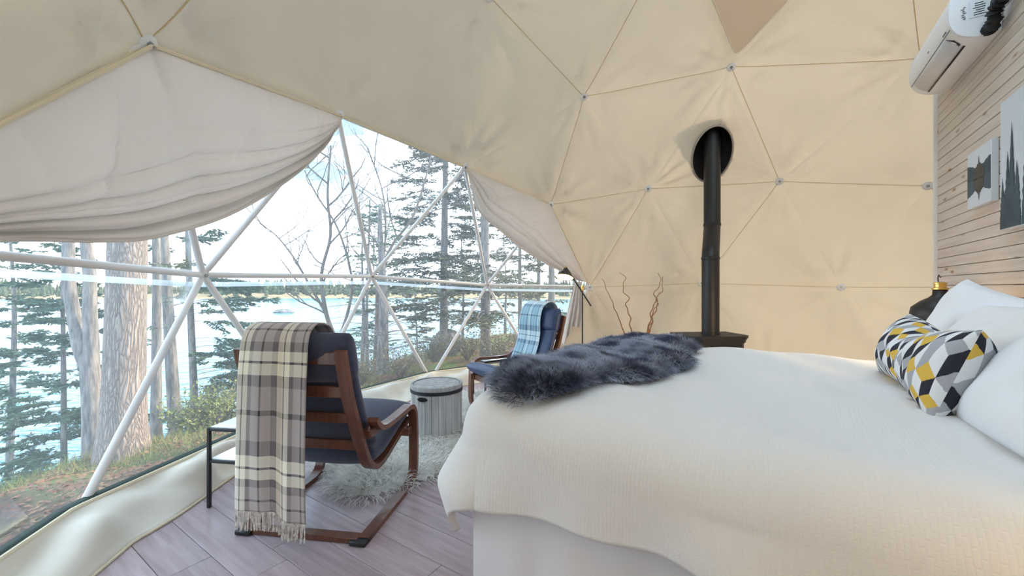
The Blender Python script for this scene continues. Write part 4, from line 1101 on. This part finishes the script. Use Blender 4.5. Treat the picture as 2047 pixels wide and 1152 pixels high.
# ------------------------------------------------------------------ nightstands and bedside lamps
def nightstand(t_, label):
    root = empty('nightstand', wallp(t_, .03), WANG, label, 'nightstand', 'nightstands')
    M_NS = mat('dark_nightstand', (.10, .06, .04), .5, col2=(.14, .085, .055), scale=4, stretch=(1, 8, 8))
    MB().box((0, .20, .57), (.46, .40, .03), .004).build('top', M_NS, root)
    MB().box((0, .20, .42), (.42, .36, .26), .004).build('body', M_NS, root)
    d = MB().box((0, .385, .42), (.39, .018, .20), .004).build('drawer', M_NS, root)
    MB().lathe([(.008, 0), (.014, .012), (.010, .02)], n=14).build('knob', M_BRASS, d).location = (0, .394, .42)
    for x in (-.19, .19):
        for y in (.03, .37): MB().box((x, y, .145), (.035, .035, .29), .003).build('leg', M_NS, root)
def bedside_lamp(t_, label, en):
    root = empty('bedside_lamp', wallp(t_, .16, .585), WANG, label, 'table lamp', 'black bedside lamps')
    MB().lathe([(.09, 0), (.09, .014), (.02, .024)], n=32).build('base', M_BLACK, root)
    MB().tube([(0, 0, .02), (0, 0, .60)], .009, 10).build('stem', M_BRASS, root)
    s_ = MB().lathe([(.145, .38), (.145, .50), (.138, .535), (.095, .575), (.055, .600), (.036, .618), (.034, .655)], n=40, capb=False, capt=False).build('shade', M_BLACK, root, ang=60, solid=.003)
    MB().lathe([(.036, .652), (.040, .655), (.040, .665), (.030, .668), (.030, .690), (.034, .692), (.034, .700), (.012, .706)], n=24).build('brass_cap', M_BRASS, s_)
    MB().lathe([(.149, .376), (.149, .382)], n=40, capb=False, capt=False).build('shade_rim', M_BRASS, s_, solid=.003)
    MB().tube([(.03, 0, .69), (.045, 0, .73), (.025, 0, .752), (-.01, 0, .735)], .003, 6).build('wire_loop', M_BLACK, s_)
    MB().lathe([(.01, .40), (.034, .425), (.036, .46), (.018, .50)], n=20).build('bulb', M_BULB, s_)
    l = bpy.data.lights.new('bedside_lamp_light', 'POINT'); l.energy = en; l.color = (1, .72, .40); l.shadow_soft_size = .09
    q = bpy.data.objects.new('bedside_lamp_light', l); col.objects.link(q); q.parent = s_; q.location = (0, 0, .385)
nightstand(2.50, 'dark wooden nightstand hidden beyond the bed under the black lamp'); bedside_lamp(2.50, 'black metal bedside lamp with brass cap behind the white pillows', 48)
nightstand(-.50, 'dark wooden nightstand at the near side of the bed, outside the frame'); bedside_lamp(-.50, 'added black metal bedside lamp on the near nightstand, unseen outside the frame', 5)  # near lamp is an added, unseen source warming the near bedding
# ------------------------------------------------------------------ outdoors: ground, lake, far shore
LAKE = -2.75
def shore_r(phi):
    return float(np.interp(math.degrees(phi), [-180, -110, -75, -60, -45, -30, -15, 10, 60, 180], [14, 8.2, 7.0, 7.4, 8.2, 10.0, 14, 18, 20, 14]))
def ground_z(x, y):
    dx, dy = x-DC[0], y-DC[1]; r_ = math.hypot(dx, dy); phi = math.atan2(dx, dy); rs = shore_r(phi)
    t_ = (r_-4.3)/(rs-4.3)
    z = -.10-.42*max(0, min(1, t_))-.25*max(0, min(1, t_))**3
    if t_ > 1: z -= min(3.0, (t_-1)*(rs-4.3)*1.1)
    if r_ > 4.5: z += (.05*math.sin(x*2.1+y*1.3)+.04*math.sin(y*3.1-x*1.7)+.02*math.sin(x*7+y*5))*min(1, (r_-4.5))
    return z
g = MB()
def gp(u, v):
    phi = -PI+2*PI*u; r_ = 4.0+16.5*v**1.8
    x, y = DC[0]+r_*math.sin(phi), DC[1]+r_*math.cos(phi); return (x, y, ground_z(x, y))
g.grid(gp, 260, 70)
gr = g.build('ground', M_MOSS, ang=180); tag(gr, 'mossy sloping forest floor outside the window', kind='structure')
wv = MB().grid(lambda u, v: (-700+1400*u, 2+1000*v-300, LAKE), 8, 8).build('lake', M_WATER, smooth=True); tag(wv, 'rippled blue lake beyond the shore trees', 'lake', kind='stuff')
SH = 150.0
def shore(u, v):
    x = -420+840*u; y = SH-10*math.sin(u*9)+v*140-.00012*x*x-(18 if x > -28 else 0)*min(1, max(0, (x+28)/25))
    return (x, y, LAKE-.3+min(1, v*14)*(1.1+.4*math.sin(u*40))+v*4)
tag(MB().grid(shore, 160, 14).build('far_shore', M_MARSH, ang=180), 'low brown marsh bank on the far side of the lake', kind='structure')
ff = MB(); r_ = seg_noise(77)
for k in range(3600):
    u = r_.uniform(0, 1); v = r_.uniform(.05, .45); p = shore(u, v); h = r_.uniform(2.2, 5.6)*(1+.25*math.sin(u*37)); w_ = h*r_.uniform(.14, .24)
    V = []; F = []
    for lv, (zz, ww) in enumerate(((0, .75), (.2, 1.0), (.45, .72), (.42, .9), (.72, .40), (1, 0.02))):
        for a in range(5): V.append((p[0]+w_*ww*math.cos(a*1.2566+lv), p[1]+w_*ww*math.sin(a*1.2566+lv), p[2]-.2+h*zz))
    for lv in range(5):
        for a in range(5): F.append((lv*5+a, lv*5+(a+1) % 5, lv*5+5+(a+1) % 5, lv*5+5+a))
    ff.add(V, F)
tag(ff.build('far_forest', M_FOREST, recalc=False, smooth=False), 'dark spruce forest lining the far shore', 'forest', kind='stuff')
rk = MB(); rr = seg_noise(5)
rk.grid(lambda u, v: tuple(np.array([1.7*math.cos(2*PI*u)*math.sin(PI*v), .9*math.sin(2*PI*u)*math.sin(PI*v), .42*math.cos(PI*v)])*(1+.18*math.sin(u*25+v*9)+.1*math.sin(u*51))), 28, 12, wrapu=True)
ro = rk.build('rock', M_ROCK); ro.location = (-37, 65, LAKE+.05); tag(ro, 'low grey rock breaking the surface of the lake', 'rock')

# ------------------------------------------------------------------ trees
def px(x, d): return (x-1023.5)/F_PX*d
def trunk_path(x, y, z0, h, leanx, leany, seed, bend=.06, n=18):
    r_ = seg_noise(seed); a = r_.uniform(0, 6.28, 2)
    return [(x+leanx*q*h+bend*math.sin(q*6+a[0])*q, y+leany*q*h+bend*math.sin(q*5+a[1])*q, z0+q*h) for q in [k/n for k in range(n+1)]]
def at_h(path, z):
    for k in range(len(path)-1):
        if path[k+1][2] >= z or k == len(path)-2:
            f = (z-path[k][2])/(path[k+1][2]-path[k][2]); return [path[k][i]+(path[k+1][i]-path[k][i])*f for i in range(3)]
def spruce(xpx, d, r0, h, lean, label, seed, nb=70, bl=1.5, zb=.6, foli=1.0, needle=None, barkm=None, flare=1.25, dead=.3, side=None, tw=.42, zmax=None, bushy=1.0, topr=.25, z0=None, only=None, sizek=1.0):
    r_ = seg_noise(seed); x, y = px(xpx, d), d
    gz = ground_z(x, y) if z0 is None else z0
    root = empty('spruce_tree', (x, y, gz-.15), 0, label, 'tree', 'spruces on the shore')
    path = trunk_path(0, 0, 0, h, lean, 0, seed); n = len(path)
    rad = [r0*((1-(k/(n-1))*(1-topr))+(flare-1)*math.exp(-k/(n-1)*h/.35)) for k in range(n)]
    T = MB(); NSD = 20 if r0 > .15 else 12
    T.tube(path, rad, NSD); T.build('trunk', barkm or M_BARK2, root)
    B = MB(); Fv = []; Ff = []; TW = []
    for b_ in range(nb):
        q = r_.uniform(0, 1); zz = zb+(min(h, zmax or h)*.97-zb)*q
        p = np.array(at_h(path, zz)); prog = zz/h
        L = bl*(1-.72*prog)*r_.uniform(.55, 1.1)
        a = r_.uniform(0, 2*PI) if side is None else r_.normal(side, .9)
        isdead = r_.uniform() < dead*(1.3-prog)
        d0 = np.array([math.cos(a), math.sin(a), r_.uniform(-.05, .25)+.25*prog])
        pts = []; cur_ = p.copy(); dv = d0/np.linalg.norm(d0)
        ns = 7
        for k in range(ns+1):
            pts.append(cur_.copy()); cur_ = cur_+dv*L/ns
            dv = dv+np.array([r_.normal(0, .07), r_.normal(0, .07), (-.07 if k < 4 else .07)+r_.normal(0, .03)]); dv /= np.linalg.norm(dv)
        rb = max(.004, r0*.10*(L/bl)); B.tube(pts, [rb*(1-.85*k/ns) for k in range(ns+1)], 4, caps=False)
        # side twigs with needles
        nt = int((18 if not isdead else 7)*bushy*max(.5, L/1.2))
        for k in range(nt):
            f = r_.uniform(.18 if not isdead else .3, 1); kk = min(int(f*ns), ns-1); fr = f*ns-kk; tp = pts[kk]*(1-fr)+pts[kk+1]*fr
            axis = pts[kk+1]-pts[kk]; axis /= np.linalg.norm(axis)
            sd = np.cross(axis, (0, 0, 1)); sd /= (np.linalg.norm(sd)+1e-9)
            tl = tw*L/1.5*(1.15-f*.75)*r_.uniform(.6, 1.2)
            td = axis*.75+sd*r_.choice((-1, 1))*r_.uniform(.5, 1.0)+np.array([0, 0, r_.uniform(-.45, .12)]); td /= np.linalg.norm(td)
            te = tp+td*tl
            B.tube([tp, te], [rb*.35, .0015], 3, caps=False)
            if isdead: continue
            m = max(3, int(foli*tl/.028)); TW.append((tp, te, td, m))
    if TW:
        M = np.array([q[3] for q in TW]); tot = int(M.sum())*2
        rep = np.repeat(np.arange(len(TW)), M*2); tpA = np.array([q[0] for q in TW])[rep]; teA = np.array([q[1] for q in TW])[rep]; tdA = np.array([q[2] for q in TW])[rep]
        f_ = r_.uniform(0, 1, tot)[:, None]; c0 = tpA+(teA-tpA)*f_
        sg_ = np.where(r_.uniform(0, 1, tot) < .5, -1., 1.)*r_.uniform(.5, 1.0, tot)
        perp = np.stack([tdA[:, 1], -tdA[:, 0], np.zeros(tot)], 1)
        nd = tdA*.7+perp*sg_[:, None]+r_.normal(0, .22, (tot, 3)); nd /= np.linalg.norm(nd, axis=1)[:, None]
        nl = (sizek*r_.uniform(.045, .085, tot))[:, None]; rv = r_.normal(0, 1, (tot, 3)); rv[:, 2] += 1
        wv_ = np.cross(nd, rv); wv_ /= (np.linalg.norm(wv_, axis=1)[:, None]+1e-9); w_ = sizek*.0095
        VV = np.empty((tot*4, 3)); VV[0::4] = c0; VV[1::4] = c0+nd*nl*.5+wv_*w_; VV[2::4] = c0+nd*nl; VV[3::4] = c0+nd*nl*.5-wv_*w_
        Fv = VV.tolist(); Ff = [(k, k+1, k+2, k+3) for k in range(0, tot*4, 4)]
    B.build('branches', barkm if barkm and barkm is not M_BARK1 else M_BARK2, root, recalc=False)
    if Fv:
        o = MB().add(Fv, Ff).build('needles', needle or M_NEEDLE, root, smooth=False, recalc=False); o['kind'] = 'stuff'
    return root
# the thick old trunk close to the window
spruce(245, 4.15, .175, 9, .022, 'thick pale barked spruce trunk just outside the window', 201, nb=26, bl=1.8, zb=3.2, foli=.8, barkm=M_BARK1, flare=1.45, topr=.6)
# forked trunk at its left
x, y = px(188, 4.45), 4.45; gz = ground_z(x, y)-.15
fk = empty('forked_tree', (x, y, gz), 0, 'grey forked trunk standing left of the thick spruce trunk', 'tree')
zf = .40-gz
fk_main = smooth_path([(.0, 0, 0), (-.02, 0, zf*.5), (-.045, .0, zf), ], 10)
MB().tube(fk_main, [.115, .105, .098, .092, .088, .086, .084, .083, .084, .086, .08], 16).build('trunk', M_BARK2, fk)
for pts, nm in (([(-.05, 0, zf-.06), (-.15, 0, zf+.18), (-.235, .02, zf+.50), (-.285, .0, zf+.95), (-.345, .05, zf+1.45), (-.43, .05, zf+2.3), (-.5, .1, zf+4.2)], 'left_stem'),
                ([(-.03, 0, zf-.06), (-.03, 0, zf+.2), (-.045, .0, zf+.55), (-.05, .0, zf+1.0), (-.09, 0, zf+1.5), (-.08, .05, zf+2.3), (.0, .1, zf+4.2)], 'right_stem')):
    P = smooth_path(pts, 30); MB().tube(P, [.072-.030*k/30 for k in range(31)], 14).build('stem', M_BARK2, fk)
spruce(128, 6.1, .055, 6.0, .0, 'bushy dark green spruce behind the forked trunk', 203, nb=110, bl=1.35, zb=.7, foli=2.4, dead=.1, tw=.6, sizek=1.25)
spruce(20, 7.2, .07, 6.5, .0, 'spruce with drooping sprays at the left edge of the window', 204, nb=60, bl=1.5, zb=2.6, foli=2.0, dead=.2, tw=.5, sizek=1.2)
spruce(312, 5.15, .062, 7, -.005, 'slim trunk close behind the thick spruce trunk', 205, nb=16, bl=1.2, zb=3.0, foli=.7, dead=.6)
spruce(354, 5.6, .080, 7.5, -.062, 'leaning grey trunk right of the thick spruce trunk', 206, nb=34, bl=1.3, zb=1.2, foli=.8, dead=.6)
spruce(392, 6.5, .062, 8, -.022, 'straight slim spruce with sprays reaching over the water', 207, nb=60, bl=1.7, zb=.9, foli=2.2, sizek=1.15, dead=.25, side=-.1, tw=.5)
spruce(765, 7.6, .120, 3.4, -.004, 'broken top spruce trunk bristling with dead branches', 208, nb=90, bl=1.9, zb=.5, foli=.7, dead=.95, zmax=3.2, topr=.3)
spruce(735, 13.5, .085, 8.1, .0, 'thin pointed spruce behind the bare tree', 209, nb=120, bl=1.3, zb=2.4, foli=1.0, dead=.25, barkm=M_BARK3, tw=.5, sizek=1.6)
spruce(888, 10.2, .115, 9.5, .0, 'tall full spruce right of the window centre', 210, nb=200, bl=2.1, zb=.9, foli=1.0, dead=.42, barkm=M_BARK3, needle=M_NEEDLE2, tw=.6, sizek=1.4)
spruce(971, 9.2, .125, 10, .0, 'tall dark trunked spruce behind the right strut hub', 211, nb=180, bl=1.9, zb=.9, foli=.95, dead=.48, barkm=M_BARK3, needle=M_NEEDLE2, tw=.55, sizek=1.3)
spruce(1040, 13.0, .075, 9, .0, 'slender spruce behind the far armchair blanket', 212, nb=130, bl=1.6, zb=1.4, foli=.9, dead=.35, barkm=M_BARK3, needle=M_NEEDLE2, tw=.55, sizek=1.6)
spruce(1076, 15.0, .085, 9, .01, 'thin distant spruce left of the lamp shade', 213, nb=110, bl=1.7, zb=1.0, foli=.8, dead=.35, barkm=M_BARK3, needle=M_NEEDLE2, tw=.55, sizek=1.7)
spruce(1102, 12.5, .12, 9, .0, 'grey spruce trunk just left of the floor lamp', 214, nb=90, bl=1.6, zb=1.6, foli=.8, dead=.4, barkm=M_BARK3, needle=M_NEEDLE2, tw=.5, sizek=1.6)
spruce(833, 16.0, .06, 5.6, .0, 'young spruce low beside the tall full spruce', 215, nb=90, bl=1.3, zb=.4, foli=.9, dead=.35, barkm=M_BARK3, needle=M_NEEDLE2, tw=.6, sizek=1.8)
spruce(925, 15.0, .06, 4.4, .0, 'olive young spruce between the two tall spruces', 216, nb=60, bl=1.5, zb=.4, foli=.8, dead=.7, barkm=M_BARK3, needle=M_NEEDLE2, tw=.6, sizek=1.8)
spruce(1010, 17.0, .06, 4.4, .0, 'low spruce at the back between slender trunks', 217, nb=50, bl=1.5, zb=.4, foli=.8, dead=.7, barkm=M_BARK3, needle=M_NEEDLE2, tw=.6, sizek=1.9)
spruce(724, 8.6, .05, 3.4, .01, 'short dead snag beside the broken top spruce', 218, nb=40, bl=1.1, zb=.3, foli=.5, dead=1.4)
# bare deciduous trees
def bare(xpx, d, r0, segs, label, seed, depth=5, spread=.55, upk=.10):
    r_ = seg_noise(seed); x, y = px(xpx, d), d; gz = ground_z(x, y)-.15
    root = empty('bare_tree', (x, y, gz), 0, label, 'tree', 'bare trees on the shore')
    B = MB(); Tr = MB()
    def grow(p, dv, L, rad, lev):
        n = 6; pts = [p.copy()]
        for k in range(n):
            dv = dv+r_.normal(0, .13, 3)+np.array([0, 0, upk*.4]); dv /= np.linalg.norm(dv); p = p+dv*L/n; pts.append(p.copy())
        B.tube(pts, [rad*(1-.55*k/n) for k in range(n+1)], 5 if lev > 1 else 3, caps=False)
        if lev <= 0: return
        for k in range(r_.integers(3, 6)):
            j = r_.integers(2, n+1); a = r_.normal(0, 1, 3); a -= dv*(a@dv); a /= np.linalg.norm(a)
            nd = dv*.75+a*spread*r_.uniform(.7, 1.4)+np.array([0, 0, upk]); nd /= np.linalg.norm(nd)
            grow(pts[j], nd, L*r_.uniform(.5, .78), rad*(1-.55*j/n)*.62, lev-1)
    for path, rr in segs:
        P = smooth_path(path, 24); P = [np.array(q) for q in P]
        Tr.tube(P, [rr*(1-.7*k/24) for k in range(25)], 10)
        for k in range(9):
            j = int(8+k*1.9); a = r_.uniform(0, 2*PI); nd = np.array([math.cos(a), .5*math.sin(a), .55]); nd /= np.linalg.norm(nd)
            grow(P[min(j, 24)], nd, r_.uniform(.9, 1.5), rr*.38, depth-2)
    Tr.build('stems', M_BARE, root); o = B.build('branches', M_BARE, root, recalc=False)
    return root
k_ = 9.0/800
bare(697, 9.0, .07, [([(0, 0, 0), (-.25, 0, .9), (-.5, 0, 1.6), (-.66, .1, 2.5), (-.5, .2, 3.4), (-.52, .1, 4.3), (-.40, 0, 5.4)], .060),
                     ([(-.5, 0, 1.6), (-.9, 0, 2.3), (-1.3, .1, 2.9), (-1.75, .2, 3.4), (-2.2, .3, 3.7)], .032),
                     ([(-.25, 0, .9), (.0, .1, 1.9), (.0, .1, 2.6), (-.35, .2, 3.6), (-.8, .2, 4.3), (-1.1, .2, 4.9)], .036)], 'bare branching tree spreading over the window centre', 301, 5)
bare(748, 8.4, .06, [([(0, 0, 0), (.05, 0, 1.2), (.1, 0, 2.2), (.35, .1, 2.9), (.75, .2, 3.5), (1.05, .2, 4.4), (1.2, .3, 5.2)], .045),
                     ([(.08, 0, 1.9), (.2, .1, 3.0), (.12, .2, 4.0), (-.2, .2, 5.0)], .03)], 'bare tree with long limbs arching right of the centre strut', 302, 5)

# ------------------------------------------------------------------ shrubs, grass, litter
def shrub(xpx, d, w_, h, label, seed, leafm, nst=26, leaves=500, ls=.03):
    r_ = seg_noise(seed); x, y = px(xpx, d), d; gz = ground_z(x, y)
    root = empty('shrub', (x, y, gz), 0, label, 'shrub', 'shrubs on the bank'); B = MB(); V = []; F = []
    for k in range(nst):
        a = r_.uniform(0, 2*PI); e = r_.uniform(.2, 1); t_ = np.array([math.cos(a)*w_*e, math.sin(a)*w_*e, h*r_.uniform(.5, 1)])
        m = t_*.5+np.array([0, 0, h*.15])+r_.normal(0, .03, 3)
        P = smooth_path([(0, 0, -.04), tuple(m*.5), tuple(m), tuple(t_)], 8); B.tube(P, [.006*(1-.7*i/8) for i in range(9)], 4, caps=False)
        for q in range(4):
            j = r_.integers(3, 9); e2 = P[j]+r_.normal(0, .12, 3)*h*1.4+np.array([0, 0, .05]); B.tube([P[j], e2], [.003, .001], 3, caps=False)
        for q in range(leaves//nst):
            c_ = P[r_.integers(3, 9)]+r_.normal(0, .07, 3)*max(w_, h)*1.6; n1 = r_.normal(0, 1, 3); n1 /= np.linalg.norm(n1); n2 = np.cross(n1, r_.normal(0, 1, 3)); n2 /= np.linalg.norm(n2)
            s_ = ls*r_.uniform(.6, 1.3); o_ = len(V); V += [c_-n1*s_, c_+n2*s_*.45, c_+n1*s_, c_-n2*s_*.45]; F.append((o_, o_+1, o_+2, o_+3))
    B.build('stems', M_BARE, root, recalc=False)
    if F:
        o = MB().add(V, F).build('leaves', leafm, root, smooth=False, recalc=False); o['kind'] = 'stuff'
shrub(440, 5.2, .55, .55, 'green shrub beyond the near side table', 401, M_GRASS, 40, 2600, .022)
shrub(395, 5.0, .45, .40, 'low green shrub at the foot of the slim spruce', 402, M_GRASS, 34, 2000, .022)
shrub(30, 4.6, .55, .42, 'grassy green shrub at the lower left of the window', 403, M_GRASS, 40, 2400, .022)
shrub(120, 4.75, .45, .36, 'pale shrub in front of the forked trunk', 404, M_SHRUB, 34, 1300, .020)
shrub(515, 6.0, .6, .65, 'twiggy shrub hidden behind the near armchair', 405, M_SHRUB, 36, 900, .020)
shrub(720, 6.6, .55, .55, 'reddish twiggy shrub between the chair and the drum stool', 406, M_SHRUB, 44, 900, .020)
shrub(800, 7.0, .6, .6, 'thin reddish shrub below the broken top spruce', 407, M_SHRUB, 44, 900, .020)
shrub(870, 8.3, .7, .62, 'dense brown shrub at the foot of the tall full spruce', 408, M_SHRUB, 44, 700, .028)
shrub(935, 7.8, .7, .60, 'bushy shrub beyond the drum stool lid', 409, M_SHRUB, 44, 700, .026)
shrub(1000, 7.6, .7, .72, 'russet shrub left of the far armchair', 410, M_SHRUB, 50, 900, .026)
shrub(1050, 9.5, .8, .62, 'tangled shrub behind the far armchair', 411, M_SHRUB, 44, 600, .028)
rb_ = MB(); rb_.grid(lambda u, v: tuple(np.array([.40*math.cos(2*PI*u)*math.sin(PI*v), .34*math.sin(2*PI*u)*math.sin(PI*v), .36*math.cos(PI*v)])*(1+.1*math.sin(u*19+v*6)+.06*math.sin(u*43+v*13))), 32, 16, wrapu=True)
bo_ = rb_.build('boulder', M_ROCK); bx_ = px(893, 9.6); bo_.location = (bx_, 9.6, ground_z(bx_, 9.6)+.22); tag(bo_, 'grey boulder among the shrubs by the tall full spruce', 'boulder')
lv = MB(); r_ = seg_noise(91); V = []; F = []; V2 = []; F2 = []
for k in range(15000):
    phi = math.radians(r_.uniform(-105, -5)); rs = shore_r(phi); rad = 4.35+(rs-3.9)*r_.uniform(0, 1)**1.5*.95
    x, y = DC[0]+rad*math.sin(phi), DC[1]+rad*math.cos(phi); z = ground_z(x, y)+.008
    a = r_.uniform(0, 6.28); s_ = r_.uniform(.012, .032); c_, sn = math.cos(a), math.sin(a); o_ = len(V)
    for lx, ly, lz in ((-s_, 0, 0), (0, s_*.5, r_.uniform(0, .014)), (s_, 0, r_.uniform(0, .02)), (0, -s_*.5, r_.uniform(0, .014))): V.append((x+lx*c_-ly*sn, y+lx*sn+ly*c_, z+lz))
    F.append((o_, o_+1, o_+2, o_+3))
tag(MB().add(V, F).build('leaf_litter', M_LEAF, smooth=False, recalc=False), 'brown fallen leaves scattered on the ground outside', 'leaves', kind='stuff')
V = []; F = []
for k in range(26000):
    phi = math.radians(r_.uniform(-105, -15)); rs = shore_r(phi); rad = 4.9+(rs-4.4)*r_.uniform(.12, 1.1)
    x, y = DC[0]+rad*math.sin(phi), DC[1]+rad*math.cos(phi)
    if math.sin(x*2.3+1)*math.sin(y*2.7)+.5*math.sin(x*5+y*3) < .12 and rad < rs-.9: continue
    z = ground_z(x, y)-.01; h = r_.uniform(.04, .15); a = r_.uniform(0, 6.28); lx, ly = r_.normal(0, .05, 2); w_ = .004; o_ = len(V)
    V += [(x-w_*math.cos(a), y-w_*math.sin(a), z), (x+w_*math.cos(a), y+w_*math.sin(a), z), (x+lx, y+ly, z+h)]; F.append((o_, o_+1, o_+2))
tag(MB().add(V, F).build('grass', M_GRASS, smooth=False, recalc=False), 'thin green grass growing on the mossy bank', 'grass', kind='stuff')
